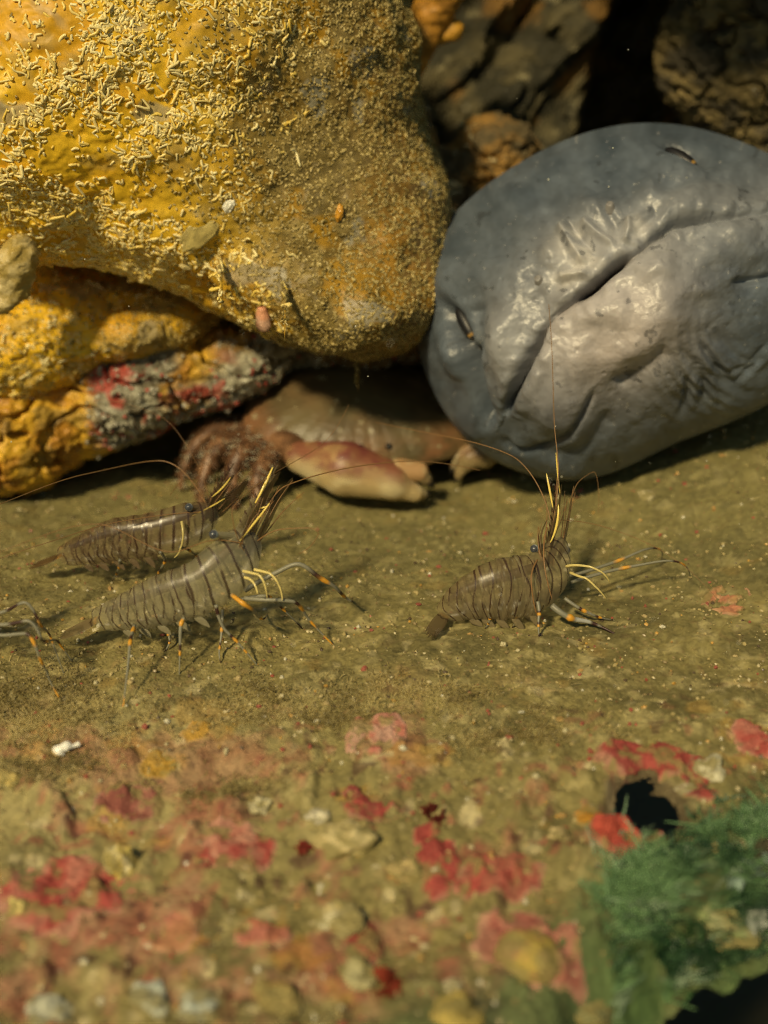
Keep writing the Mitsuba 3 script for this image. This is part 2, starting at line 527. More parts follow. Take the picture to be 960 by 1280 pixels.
def sponge_color(v, n, bx, by, edge):
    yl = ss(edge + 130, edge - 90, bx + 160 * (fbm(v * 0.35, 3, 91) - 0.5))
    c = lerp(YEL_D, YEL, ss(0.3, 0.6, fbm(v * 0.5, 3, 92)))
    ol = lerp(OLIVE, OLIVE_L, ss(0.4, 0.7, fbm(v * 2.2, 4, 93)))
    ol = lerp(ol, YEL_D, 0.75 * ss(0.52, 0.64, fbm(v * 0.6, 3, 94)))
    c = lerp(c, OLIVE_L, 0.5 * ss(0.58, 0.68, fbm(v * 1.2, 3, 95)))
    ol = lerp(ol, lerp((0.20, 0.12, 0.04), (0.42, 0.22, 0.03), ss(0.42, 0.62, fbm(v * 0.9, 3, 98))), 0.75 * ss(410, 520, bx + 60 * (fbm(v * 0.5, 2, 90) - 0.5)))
    c = lerp(ol * 0.68, c, yl)  # olive flank scaled down, painting in the light falling off to the right
    c = lerp(c, GREY, 0.6 * ss(0.66, 0.72, fbm(v * 0.8 + 4, 3, 96)))
    return c * (0.8 + 0.4 * fbm(v * 6, 2, 97))[:, None], yl


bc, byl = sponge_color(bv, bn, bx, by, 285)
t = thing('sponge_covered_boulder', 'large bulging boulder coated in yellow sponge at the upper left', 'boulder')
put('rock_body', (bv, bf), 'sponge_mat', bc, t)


def stubs(name, v, f, yl_face, parent, n_big, n_small, key_face=None):
    w = np.ones(len(f)) if key_face is None else key_face
    # only the side that can be seen
    ctr = v[f].mean(1)
    nf = unit(np.cross(v[f[:, 1]] - v[f[:, 0]], v[f[:, 2]] - v[f[:, 0]]))
    face = ss(-0.25, 0.15, (nf * unit(CAM - ctr)).sum(1))
    px, py = project(ctr)
    w = w * face * (px > -60) * (py > -60)
    dens = 0.10 + 0.90 * ss(0.36, 0.56, fbm(ctr * 0.5, 3, 101))
    out = []
    for n, big in ((n_big, True), (n_small, False)):
        if not n:
            continue
        ww = w * (yl_face * dens if big else (1 - yl_face) * 0.9 + 0.012)
        p, nn = scatter(v, f, n, ww)
        flow = unit(np.cross(nn, np.array([0.3, 0.5, 1.0])))
        ang = rng.normal(0, 0.9, n) + 2.4 * (fbm(p * 0.4, 2, 103) - 0.5) * 2
        side = np.cross(nn, flow)
        d = np.cos(ang)[:, None] * flow + np.sin(ang)[:, None] * side
        e = np.cross(nn, d)
        L = (0.07 + 0.33 * rng.random(n) ** 1.6) * (1 if big else 0.36)
        bend, wig, ph = rng.normal(0, 0.8, n), rng.normal(0, 0.24, n), rng.uniform(0, 6.28, n)
        k = 8 if big else 3
        s = np.linspace(0, 1, k)[None, :, None]
        lift = rng.uniform(-0.10, 0.10, n) * (1 if big else 3.0)
        L3, B3, W3, P3, U3 = (q[:, None, None] for q in (L, bend, wig, ph, lift))
        path = p[:, None] + d[:, None] * L3 * s + e[:, None] * L3 * (B3 * s * (1 - 0.4 * s) * s + W3 * (np.sin(s * 6.5 + P3) - np.sin(P3))) + nn[:, None] * (0.012 + L3 * U3 * s - 0.06 * L3 * s * s)
        r = (rng.uniform(0.032, 0.058, n) * (1 if big else 0.95))[:, None] * np.array([0.75, 1, 0.9, 1.05, 0.95, 1.05, 0.9, 0.5] if big else [0.9, 1.0, 0.55])[None]
        tv, tf = many_tubes(path, r, 5 if big else 4)
        base = lerp((0.76, 0.54, 0.09), (0.80, 0.70, 0.36), rng.random(n)) if big else lerp((0.20, 0.145, 0.035), (0.56, 0.44, 0.17), rng.random(n) ** 1.7)
        out.append((tv, tf, np.repeat(base, k * (5 if big else 4), axis=0)))
    V, F, C = join(out)
    key = put(name, (V, F), 'stub_mat', C, parent)
    labels[key] = {'kind': 'stuff', 'label': 'pale worm-like papillae standing out of the yellow sponge'}


stubs('papilla_mat', bv, bf, byl[bf].mean(1), t, 7400, 17000)

specs = [(at(10, 425, 51.5), (5.6, 6.0, 2.9), roty(-0.3)), (at(165, 395, 52.0), (3.9, 5.5, 1.5), roty(-0.12))]
lo, hi = box_of(specs); lo[0] = max(lo[0], -17); hi[1] = min(hi[1], 57)
v, f, n = blob_rock(specs, 0.8, 0.12, 0.6, 120, lo, hi, detail=0.14)
px, py = project(v)
c, yl = sponge_color(v, n, px, py, 190)
c = lerp(c, OLIVE_L, 0.45 * ss(0.45, 0.6, fbm(v * 0.7, 3, 99)))
t = thing('rock_ledge', 'middle rock ledge wedged under the big yellow boulder, dusted with silt', 'rock ledge')
put('rock_body', (v, f), 'sponge_mat', c, t)
stubs('papilla_mat', v, f, yl[f].mean(1) * 0.5, t, 900, 3500)

specs = [(at(10, 515, 51), (4.6, 5.0, 3.0), roty(-0.35)), (at(170, 468, 52.2), (4.6, 5.2, 2.5), roty(-0.42)), (at(290, 440, 53.5), (3.8, 5.0, 1.9), roty(-0.35)), (at(440, 412, 54.5), (5.0, 4.4, 1.15), roty(-0.06))]
lo, hi = box_of(specs); lo[0] = max(lo[0], -17)
v, f, n = blob_rock(specs, 0.7, 0.12, 0.7, 140, lo, hi, detail=0.2)
px, py = project(v)
m = fbm(v * 0.55, 3, 141)
c = lerp((0.40, 0.19, 0.02), (0.62, 0.36, 0.03), ss(0.35, 0.6, fbm(v * 0.9, 3, 142)))
c = lerp(c, OLIVE, 0.6 * ss(0.50, 0.62, fbm(v * 1.3, 3, 146)))
g = lerp((0.13, 0.11, 0.07), (0.36, 0.34, 0.25), ss(0.42, 0.62, fbm(v * 1.9, 4, 143)))
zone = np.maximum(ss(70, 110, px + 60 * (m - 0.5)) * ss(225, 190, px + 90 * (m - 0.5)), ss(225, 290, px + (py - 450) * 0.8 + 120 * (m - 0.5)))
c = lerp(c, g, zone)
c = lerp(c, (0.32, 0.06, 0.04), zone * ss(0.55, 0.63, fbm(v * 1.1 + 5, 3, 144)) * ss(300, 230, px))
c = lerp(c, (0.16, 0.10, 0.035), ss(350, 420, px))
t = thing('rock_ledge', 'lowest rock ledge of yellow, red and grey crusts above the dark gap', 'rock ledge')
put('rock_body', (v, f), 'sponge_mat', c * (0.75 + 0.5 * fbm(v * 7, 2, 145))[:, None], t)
nb = 5200
p, nn = scatter(v, f, nb, zone[f].mean(1) * (px[f].mean(1) > -30))
r = rng.uniform(0.03, 0.10, nb)
ico = trimesh.creation.icosphere(subdivisions=1, radius=1)
iv = np.array(ico.vertices)
V = (p[:, None] + iv[None] * r[:, None, None] * rng.uniform(0.6, 1.3, (nb, 1, 3))).reshape(-1, 3)
F = (np.array(ico.faces)[None] + (np.arange(nb) * len(iv))[:, None, None]).reshape(-1, 3)
col = lerp((0.20, 0.18, 0.12), (0.46, 0.44, 0.36), rng.random(nb) ** 1.3)
col[rng.random(nb) < 0.16] = (0.35, 0.07, 0.05)
k = put('crust_granule', (V, F), 'stub_mat', np.repeat(col, len(iv), axis=0), t)
labels[k] = {'kind': 'stuff', 'label': 'grey and red grains crusting the ledge'}

specs = [(at(960, 60, 60), (4.6, 5.0, 4.2), roty(-0.5)), (at(1010, 170, 60), (4.0, 5, 2.6), roty(-0.3))]
lo, hi = box_of(specs); hi[2] = min(hi[2], 25)
v, f, n = blob_rock(specs, 0.6, 0.16, 0.9, 160, lo, hi, detail=0.3)
c = lerp((0.06, 0.05, 0.03), (0.20, 0.15, 0.06), ss(0.38, 0.64, fbm(v * 0.9, 4, 161)))  # browns lowered too, the dim rear light put into the colour
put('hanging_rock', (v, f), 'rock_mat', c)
tag('hanging_rock', 'brown rock hanging from the roof in the upper right corner', 'rock')

specs = [(at(545, 330, 54), (1.9, 3.4, 3.8), roty(-0.4)), (at(500, 190, 56), (1.5, 3.0, 3.2), roty(-0.15)), (at(600, 230, 58), (2.2, 3.0, 3.0), roty(0.5))]
lo, hi = box_of(specs)
v, f, n = blob_rock(specs, 0.6, 0.11, 0.6, 170, lo, hi, detail=0.25)
c = lerp((0.10, 0.075, 0.035), (0.26, 0.145, 0.035), ss(0.42, 0.64, fbm(v * 0.8, 4, 171)))
c = lerp(c, (0.55, 0.47, 0.26), ss(0.66, 0.72, fbm(v * 1.6, 3, 172)))
put('rock_rib', (v, f), 'rock_mat', c)
tag('rock_rib', 'rusty orange rib of rock between the yellow boulder and the eel', 'rock')

# sponges and small growths on the rocks
def growth(name, pts, radii, color, label, cat, h=0.07, k=0.25, noise_amp=0.06, mat='sponge_mat', seed=5, col2=None, group=None, flat=None):
    pts = np.asarray(pts, float); radii = np.asarray(radii, float)

    def fn(p):
        q = p if flat is None else pts.mean(0) + (p - pts.mean(0)) * np.asarray(flat)
        d = chain(q, pts, radii) if len(pts) > 1 else np.linalg.norm(q - pts[0], axis=-1) - radii[0]
        return d + noise_amp * 2 * (fbm(p * 1.3, 3, seed) - 0.5)
    ext = radii.max() + 0.3
    v, f = relax(*sdf_mesh(fn, pts.min(0) - ext, pts.max(0) + ext, h), 2)
    v, f = finer(v, f)
    v = v + normals(v, f) * (min(0.12, 0.28 * radii.min()) * 2 * (fbm(v * 2.6, 4, seed + 3) - 0.5))[:, None]
    m = fbm(v * 2.2, 3, seed + 1)
    c = lerp(color, np.asarray(color) * 0.6 if col2 is None else col2, ss(0.42, 0.62, m))
    return tag(put(name, (v, f), mat, c), label, cat, group)


growth('orange_sponge', [at(560, -25, 56), at(520, 60, 56.5), at(492, 130, 57), at(484, 175, 57)], [0.85, 0.75, 0.6, 0.45], (0.46, 0.22, 0.03),
       'smooth orange sponge draped down the rock beside the boulder at the top', 'sponge', seed=7)
growth('orange_sponge', [at(548, 48, 56.5), at(566, 38, 56.5)], [0.30, 0.42], (0.50, 0.26, 0.03), 'small orange sponge knob on the dark back wall', 'sponge', h=0.05, seed=9)
growth('sea_squirt', [at(28, 300, 43.5), at(16, 345, 43.6), at(2, 372, 43.4)], [0.5, 0.72, 0.45], (0.34, 0.25, 0.07), 'grey sagging lump tucked under the boulder at the left edge', 'sea squirt', h=0.06, seed=12, col2=(0.50, 0.40, 0.18), noise_amp=0.30)


def pick(px, py):
    d = unit(ray(px, py))
    q = bv - CAM
    s = q @ d
    off = np.linalg.norm(q - s[:, None] * d, axis=1)
    near = np.where((off < max(0.15, off[bn @ d < 0].min() + 0.05)) & (bn @ d < 0))[0]
    k = near[np.argmin(s[near])]
    return bv[k], bn[k]


def disc(name, ctr, nrm, axis, ra, rb, thick, color, label, cat, mat='wet_mat', seed=3, col2=None, group=None, tilt=0.0):
    nrm = unit(nrm); ax = unit(axis - nrm * np.dot(axis, nrm)); bx_ = np.cross(nrm, ax)
    ico2 = trimesh.creation.icosphere(subdivisions=4, radius=1)
    q = np.array(ico2.vertices)
    q = q * (1 + 0.12 * (fbm(q * 5 + seed, 2, seed + 6) - 0.5) * 2)[:, None] * (1 + 0.45 * (fbm(q * 1.3 + seed, 3, seed) - 0.5) * 2)[:, None]
    v = ctr + q[:, :1] * ra * ax + q[:, 1:2] * rb * bx_ + q[:, 2:] * thick * nrm
    c = lerp(color, np.asarray(color) * 0.7 if col2 is None else col2, ss(0.4, 0.65, fbm(q * 3, 3, seed + 2)))
    return tag(put(name, (v, np.array(ico2.faces)), mat, c), label, cat, group)


p, nn = pick(258, 288)
nn = unit(nn * 0.5 + unit(CAM - p) * 0.8)
disc('saddle_oyster', p - nn * 0.06, nn, at(300, 255, 42) - at(235, 315, 42), 0.85, 0.40, 0.10, (0.44, 0.35, 0.12), 'flat grey saddle oyster on the lower bulge of the yellow boulder', 'oyster', seed=21)
p, nn = pick(284, 263)
disc('shell_fragment', p + nn * 0.0, nn, at(290, 255, 42) - at(280, 270, 42), 0.24, 0.17, 0.12, (0.78, 0.75, 0.62), 'bright white shell chip on the grey oyster', 'shell fragment', seed=22)
p, nn = pick(234, 337)
disc('shell_fragment', p + nn * 0.04, nn, np.array([1.0, 0, 0]), 0.2, 0.13, 0.1, (0.75, 0.62, 0.28), 'cream shell chip at the bottom lip of the yellow boulder', 'shell fragment', seed=23)
p, nn = pick(428, 262)
disc('orange_sponge', p + nn * 0.05, nn, np.array([0.2, 0, 1.0]), 0.26, 0.14, 0.12, (0.62, 0.30, 0.03), 'tiny orange sponge dot on the right flank of the boulder', 'sponge', seed=24)
p, nn = pick(326, 394)
a = p + nn * 0.12
growth('sea_anemone', [a + [0.05, 0, -0.35], a, a + [0, -0.05, 0.12]], [0.24, 0.22, 0.17], (0.58, 0.27, 0.15), 'peach pink closed anemone hanging under the boulder', 'anemone', h=0.04, noise_amp=0.02, seed=31, col2=(0.5, 0.3, 0.2))


# ------------------------------------------------------------------ the eel
def seg_dist(x, y, poly):
    """distance to a polyline, the fraction along it and the side (positive: left of its direction, y down)"""
    poly = np.asarray(poly, float)
    L = np.r_[0, np.cumsum(np.linalg.norm(np.diff(poly, axis=0), axis=1))]
    best, tt, side = np.full(x.shape, 1e9), np.zeros(x.shape), np.zeros(x.shape)
    for i in range(len(poly) - 1):
        a, d = poly[i], poly[i + 1] - poly[i]
        t = np.clip(((x - a[0]) * d[0] + (y - a[1]) * d[1]) / (d @ d), 0, 1)
        ex, ey = x - a[0] - t * d[0], y - a[1] - t * d[1]
        r = np.hypot(ex, ey)
        m = r < best
        best = np.where(m, r, best)
        tt = np.where(m, (L[i] + t * (L[i + 1] - L[i])) / L[-1], tt)
        side = np.where(m, np.sign(d[0] * ey - d[1] * ex), side)
    return best, tt, -side


def smooth_poly(poly, n=40):
    return curve(np.asarray(poly, float), n)


EY = 46.5
e0 = at(760, 380, EY)
ez = unit(CAM - e0)
ex = unit(np.cross([0, 0, 1.0], ez))
ey = np.cross(ez, ex)
ES = np.linalg.norm(CAM - e0) * TY / 640
OUT = np.array([(525, 400), (533, 350), (553, 305), (590, 263), (640, 226), (705, 193), (780, 176), (850, 181), (920, 203), (990, 245), (1030, 310), (1030, 390), (1000, 455), (940, 505), (855, 545), (800, 575), (735, 598), (660, 590), (604, 562), (557, 508), (532, 452)], float)
oa = np.unwrap(np.arctan2(-(OUT[:, 1] - 380), OUT[:, 0] - 760))
orr = np.hypot(OUT[:, 0] - 760, OUT[:, 1] - 380)
o = np.argsort(oa % (2 * np.pi))
oa, orr = (oa % (2 * np.pi))[o], orr[o]
outline = CubicSpline(np.r_[oa, oa[0] + 2 * np.pi], np.r_[orr, orr[0]], bc_type='periodic')

NT, NR = 640, 330
th = np.arange(NT) * 2 * np.pi / NT
Rth = outline(th if oa[0] <= 0 else np.where(th < oa[0], th + 2 * np.pi, th))
tt = np.linspace(0.0, 1.0, NR)
rho = np.sin(tt * np.pi / 2)
DEPTH = 5.4
lz = DEPTH * np.maximum(1 - rho ** 2.0, 0) ** 0.56
lx = ES * rho[:, None] * (Rth * np.cos(th))[None]
ly = ES * rho[:, None] * (Rth * np.sin(th))[None]
LZ = np.repeat(lz[:, None], NT, 1)
far0 = np.linalg.norm(CAM - e0)
shrink = 1 - 0.6 * LZ / far0                # the snout narrows towards the tip
lx, ly = lx * shrink, ly * shrink
FX, FY = 760 + lx / ES / shrink, 380 - ly / ES / shrink

D = np.zeros_like(FX)
KF = 1.7                                     # how strongly the folds of the skin stand out
tone = np.zeros_like(FX)


def bump(cx, cy, ra, rb, deg, hgt):
    global D
    a = math.radians(deg)
    u, w = (FX - cx) * math.cos(a) - (FY - cy) * math.sin(a), (FX - cx) * math.sin(a) + (FY - cy) * math.cos(a)
    g = np.exp(-(u / ra) ** 2 - (w / rb) ** 2)
    D = D + hgt * g
    return g


def groove(poly, depth, sig, ends=0.15):
    global D
    d, t, sd = seg_dist(FX, FY, smooth_poly(poly))
    g = np.exp(-(d / sig) ** 2) * (ss(0, ends, t) * ss(1, 1 - ends, t) if ends else 1)
    D = D - depth * g
    return d, t, sd, g


MOUTH = [(642, 522), (658, 486), (679, 440), (690, 412), (704, 394), (725, 378), (749, 357), (775, 333), (792, 320), (811, 303), (832, 288), (858, 282), (900, 279), (960, 268), (1010, 262)]
md, mt, ms, mg = groove(MOUTH, 0.0, 3.2, 0.06)
PN = np.stack([FX * 0.05, FY * 0.05, FX * 0 + 4], -1)
md = np.abs(md + 5.0 * (fbm(PN, 3, 218) - 0.5) * np.where(ms > 0, 1, -1))
D -= 0.10 * np.exp(-(md / 3.2) ** 2) * (0.5 + fbm(PN * 0.7, 2, 219)) * ss(0, 0.05, mt) * ss(0.95, 0.7, mt)
D += 0.022 * np.sin(mt * 150 + 6 * fbm(PN, 2, 220)) * np.exp(-((md - 10) / 9) ** 2)
D -= np.exp(-(md / 4.6) ** 2) * (0.30 * ss(0.01, 0.05, mt) * ss(0.27, 0.18, mt) + 0.46 * ss(0.33, 0.38, mt) * ss(0.52, 0.46, mt) + 0.16 * ss(0.55, 0.60, mt) * ss(0.80, 0.66, mt))
up_side, low_side = ms > 0, ms < 0
D += np.where(up_side, 0.09 * np.exp(-((md - 11) / 9) ** 2), 0.11 * np.exp(-((md - 13) / 11) ** 2)) * ss(0.02, 0.12, mt)
D += np.where(up_side, 0.03, -0.01) * np.exp(-(md / 20) ** 2) * ss(0.9, 0.6, mt)
# the puffed lips, cheeks and chin
bump(646, 428, 26, 46, 8, 0.54); bump(662, 376, 22, 24, 0, 0.08)
bump(716, 446, 34, 46, -14, 0.30); bump(704, 500, 34, 36, 0, 0.34)
bump(800, 392, 66, 44, 34, 0.42); bump(900, 312, 66, 24, 8, 0.26)
bump(842, 258, 36, 16, 14, 0.22)
bump(778, 428, 22, 13, 30, 0.15); bump(808, 342, 22, 13, 30, 0.22); bump(750, 390, 27, 13, 28, 0.24); bump(712, 372, 20, 12, 45, 0.16); bump(756, 326, 22, 10, 40, 0.16); bump(690, 452, 14, 30, -14, 0.12); bump(860, 362, 24, 10, 10, 0.10); bump(770, 452, 30, 12, 45, 0.08)
groove([(640, 540), (650, 556), (670, 563), (700, 550), (722, 528), (738, 504), (750, 470)], 0.15, 4.5)
groove([(672, 560), (720, 560), (760, 530), (772, 505)], 0.10, 9.0)
groove([(890, 352), (910, 351), (935, 346), (985, 332)], 0.12, 4.0)
groove([(832, 424), (800, 452), (770, 476)], 0.12, 10.0)
# upper jaw: folds and ridges
for pl, hgt, sg in (([(696, 284), (712, 308), (735, 342)], 0.24, 6.0), ([(722, 283), (742, 300), (768, 318)], 0.20, 5.5), ([(777, 278), (777, 300), (774, 316)], 0.20, 5.0), ([(702, 356), (722, 350), (738, 348)], 0.14, 5.0), ([(808, 272), (786, 292), (780, 306)], 0.12, 6.0),
                    ([(700, 346), (722, 350), (742, 346)], 0.14, 7.0)):
    groove(pl, -hgt, sg, 0.2)
for pl, dp, sg in (([(708, 284), (726, 306), (750, 330)], 0.10, 5.0), ([(664, 340), (690, 392), (692, 405)], 0.10, 8.0), ([(803, 262), (830, 240), (880, 232), (960, 246)], 0.12, 10.0),
                   ([(596, 430), (606, 465), (614, 498), (632, 536)], 0.36, 8.0), ([(604, 380), (612, 410), (612, 450)], 0.18, 11.0), ([(740, 262), (760, 284), (768, 300)], 0.08, 6.0)):
    groove(pl, dp, sg, 0.2)
bump(578, 446, 14, 30, 24, 0.22); bump(562, 372, 16, 24, 12, 0.14)
bump(745, 268, 19, 12, 0, 0.20); bump(691, 324, 13, 15, 0, 0.16); bump(681, 361, 11, 12, 0, 0.13); bump(726, 262, 12, 12, 0, 0.08); bump(800, 252, 16, 13, 0, 0.12)
# eye sockets
sock_l = bump(584, 416, 9, 34, 28, -0.46)
sock_r = bump(838, 197, 32, 8, -24, -0.46)
bump(846, 222, 40, 14, -25, 0.12)
# chin wrinkles
w = np.exp(-((FX - 872) / 46) ** 2 - ((FY - 458) / 44) ** 2)
rr = np.hypot(FX - 935, FY - 395) + 10 * (fbm(np.stack([FX * 0.02, FY * 0.02, FX * 0], -1), 2, 5) - 0.5)
D += 0.030 * w * np.sin(rr * 0.52)
for pl in ([(842, 424), (862, 444), (878, 470), (880, 505)], [(862, 418), (884, 440), (900, 462), (922, 470)], [(850, 455), (858, 480), (850, 515)], [(905, 470), (925, 455), (950, 430)], [(880, 448), (915, 450), (950, 415)]):
    groove(pl, 0.08, 4.5, 0.25)
    groove([(x + 8, y - 3) for x, y in pl], -0.06, 5.0, 0.25)
P2 = np.stack([FX * 0.03, FY * 0.03, FX * 0 + 2], -1)
D += 0.34 * (fbm(P2 * 0.7, 3, 210) - 0.5) + 0.048 * (fbm(P2 * 2.6, 3, 211) - 0.5) + 0.014 * (fbm(P2 * 7, 2, 212) - 0.5)
pr_, pc = rng.uniform(560, 940, 60), rng.uniform(190, 570, 60)
for a, b in zip(pr_, pc):
    D -= 0.02 * np.exp(-((FX - a) ** 2 + (FY - b) ** 2) / 6.0)
fade = (1 - ss(0.93, 1.0, rho))[:, None] * KF
base = e0 + lx[..., None] * ex + ly[..., None] * ey + LZ[..., None] * ez
eF = strip_faces(NR, NT, True)
bn0 = normals(base.reshape(-1, 3), eF).reshape(base.shape)
if (bn0[NR // 2, 0] * (base[NR // 2, 0] - e0)).sum() < 0:
    bn0 = -bn0
bn0[0] = ez
face = base + bn0 * (D * fade)[..., None]
# the body behind the head
path = curve([e0, e0 + np.array([0.6, 2.5, 0.1]), e0 + np.array([3.0, 8, -0.8]), e0 + np.array([8, 14.5, -2.6]), e0 + np.array([16, 18.5, -4.2]), e0 + np.array([30, 20, -4.8])], 60)[1:]
tg = unit(np.gradient(path, axis=0))
rings = []
for i, (p, t) in enumerate(zip(path, tg)):
    zz = unit(-t * ss(0, 12, i) + ez * -1 * 0 + ez * (1 - ss(0, 12, i)))
    xx = unit(np.cross([0, 0, 1.0], zz)); yy = np.cross(zz, xx)
    k = 1.03 - 0.40 * (i / 60)
    rx, ry = ES * Rth * np.cos(th) * k, ES * Rth * np.sin(th) * k
    rings.append(p + rx[:, None] * xx + ry[:, None] * yy)
allr = np.concatenate([face, np.array(rings)])
EV = allr.reshape(-1, 3)
EF = strip_faces(len(allr), NT, True)[:, ::-1]
n_ = normals(EV, EF)
if (n_[NT * (NR // 2)] @ ez) < 0:
    EF = EF[:, ::-1]
jaw = np.exp(-((FX - 752) / 92) ** 2 - ((FY - 398) / 84) ** 2) * np.where(low_side, 1.0, 0.35) * (0.75 + 0.5 * fbm(P2 * 0.6, 3, 213))
lips = np.exp(-(np.maximum(md - 10, 0) / 40) ** 2) * ss(0.02, 0.2, mt)
ec = lerp((0.050, 0.066, 0.086), (0.092, 0.113, 0.140), ss(0.3, 0.7, fbm(P2 * 0.9, 4, 214)))
ec = lerp(ec, (0.41, 0.36, 0.345), np.clip(jaw * 1.05, 0, 0.9))  # pale jaw skin, contrast raised to paint in light on the middle
snout = np.exp(-((FX - 745) / 70) ** 2 - ((FY - 318) / 42) ** 2) + 0.7 * np.exp(-((FX - 646) / 30) ** 2 - ((FY - 430) / 50) ** 2)
ec = lerp(ec, (0.37, 0.365, 0.375), np.clip(0.35 * lips + 0.42 * snout, 0, 0.7))
white = np.exp(-((FX - 728) / 26) ** 2 - ((FY - 318) / 26) ** 2) + 0.6 * np.exp(-((FX - 712) / 16) ** 2 - ((FY - 352) / 12) ** 2) + 0.6 * np.exp(-((FX - 788) / 14) ** 2 - ((FY - 290) / 16) ** 2)
ec = lerp(ec, (0.66, 0.62, 0.57), 0.8 * np.clip(white, 0, 1) * ss(0.25, 0.55, fbm(P2 * 1.6, 3, 217)))  # whitish wet highlights on the snout, painted into the skin colour
ec = lerp(ec, (0.34, 0.33, 0.31), 0.5 * ss(0.74, 0.80, fbm(P2 * 9, 2, 215)))
ec = lerp(ec, (0.03, 0.033, 0.036), 0.85 * np.clip(sock_l + sock_r, 0, 1))
ec = lerp(ec, (0.035, 0.024, 0.022), 0.9 * np.exp(-(md / 4.0) ** 2) * ss(0.32, 0.37, mt) * ss(0.53, 0.47, mt))
ec = ec * (0.70 + 0.60 * fbm(P2 * 4, 4, 216))[..., None]
ec = lerp(ec, (0.03, 0.035, 0.042), 0.55 * ss(0.66, 0.74, fbm(P2 * 3.3 + 3, 3, 221)))
eb = np.repeat(ec[-1:], len(rings), 0)
eel = thing('conger_eel', 'big blue grey eel facing out of the crevice with its wrinkled mouth closed', 'eel')
put('body', (EV, EF), 'skin_mat', np.concatenate([ec, eb]).reshape(-1, 3), eel)


def at_face(x, y):
    k = np.argmin((FX - x) ** 2 + (FY - y) ** 2)
    return face.reshape(-1, 3)[k], bn0.reshape(-1, 3)[k]


def eyeball(c, look, along, ra, rb):
    q = np.array(trimesh.creation.icosphere(subdivisions=4, radius=1).vertices)
    w = unit(look); u = unit(along - w * np.dot(along, w)); t = np.cross(w, u)
    col = np.where(((q[:, 0] > 0.66) & (q[:, 0] < 0.82) & (q[:, 1] > -0.3))[:, None], (0.26, 0.15, 0.035), (0.010, 0.010, 0.012))  # gold glint painted on one end of the dark eyeball
    return (c + q[:, :1] * ra * u + q[:, 1:2] * rb * t + q[:, 2:] * rb * w, np.array(trimesh.creation.icosphere(subdivisions=4, radius=1).faces)), col


for x, y, x1, y1 in ((581, 408, 600, 446), (838, 197, 862, 208)):
    c, nn = at_face(x, y)
    c1, _ = at_face(x1, y1)
    c = base.reshape(-1, 3)[np.argmin((FX - x) ** 2 + (FY - y) ** 2)]
    m, col = eyeball(c - nn * 0.40, unit(nn + 0.3 * ez), c1 - c, 0.66, 0.24)
    put('eye', m, 'crab_mat', col, eel)
for x, y in ((681, 358), (757, 272)):
    c, nn = at_face(x, y)
    dirn = unit(nn + 0.4 * ey)
    s = np.linspace(0, 1, 9)
    outer = c - nn * 0.16 + dirn * (0.30 * s)[:, None]
    v, f = tube(np.vstack([outer, outer[::-1][:6] - dirn * 0.001]), np.r_[np.linspace(0.20, 0.11, 9), np.linspace(0.075, 0.06, 6)], 18)
    put('nostril', (v, f), 'skin_mat', (0.20, 0.19, 0.185), eel)

# ------------------------------------------------------------------ the crab
crab = thing('edible_crab', 'brown crab crouching in the gap between boulder and eel, claws folded', 'crab')
cc = at(452, 522, 50.5)
ctilt = math.radians(27)
cu = np.array([math.cos(0.05), math.sin(0.05), -0.02]); cw = np.array([0, -math.sin(ctilt), math.cos(ctilt)]); cfw = np.cross(cw, cu) * 1.0
cfw = unit(np.cross(cu, cw)) * -1                       # towards the camera
if cfw[1] > 0:
    cfw = -cfw
a = np.arange(360) * 2 * np.pi / 360
rim = 1 / (np.abs(np.cos(a) / 4.55) ** 2.3 + np.abs(np.sin(a) / 2.9) ** 2.3) ** (1 / 2.3)
front = ss(-0.1, 0.3, np.sin(a))
rim = rim * (1 + 0.022 * front * np.abs(np.sin(a * 13)) ** 0.7)
rho = np.sin(np.linspace(0, 1, 70) * np.pi / 2)
top = 1.55 * (1 - rho ** 2.4) ** 0.62
rows = [cc + (rim * np.cos(a))[:, None] * r * cu + (rim * np.sin(a))[:, None] * r * cfw + z * cw for r, z in zip(rho, top)]
rows += [cc + (rim * np.cos(a))[:, None] * r * cu + (rim * np.sin(a))[:, None] * r * cfw - z * cw for r, z in ((0.985, 0.10), (0.93, 0.22), (0.8, 0.6), (0.5, 0.95), (0.05, 1.05))]
rows = np.array(rows)
v, f = rows.reshape(-1, 3), strip_faces(len(rows), 360, True)
n = normals(v, f)
if n[360 * 20] @ cw < 0:
    f = f[:, ::-1]; n = -n
ft = np.repeat(np.r_[ss(0.7, 0.98, rho), np.ones(5)], 360)
v = v + n * (0.035 * (fbm(v * 1.6, 3, 301) - 0.5) * (1 - 0.5 * ft) + 0.035 * (fbm(v * 6, 2, 302) - 0.5))[:, None]
c = lerp((0.095, 0.066, 0.03), (0.15, 0.10, 0.045), ss(0.35, 0.65, fbm(v * 0.8, 4, 303)))
c = lerp(c, (0.24, 0.11, 0.05), 0.75 * ft * ss(0.35, 0.6, fbm(v * 1.2, 3, 304)))
c = lerp(c, (0.12, 0.105, 0.05), 0.6 * ss(0.5, 0.7, fbm(v * 0.5 + 4, 3, 305)))
c = lerp(c, (0.32, 0.28, 0.17), 0.7 * ss(0.72, 0.77, fbm(v * 3.2, 2, 306)))
put('carapace', (v, f), 'crab_mat', c, crab)


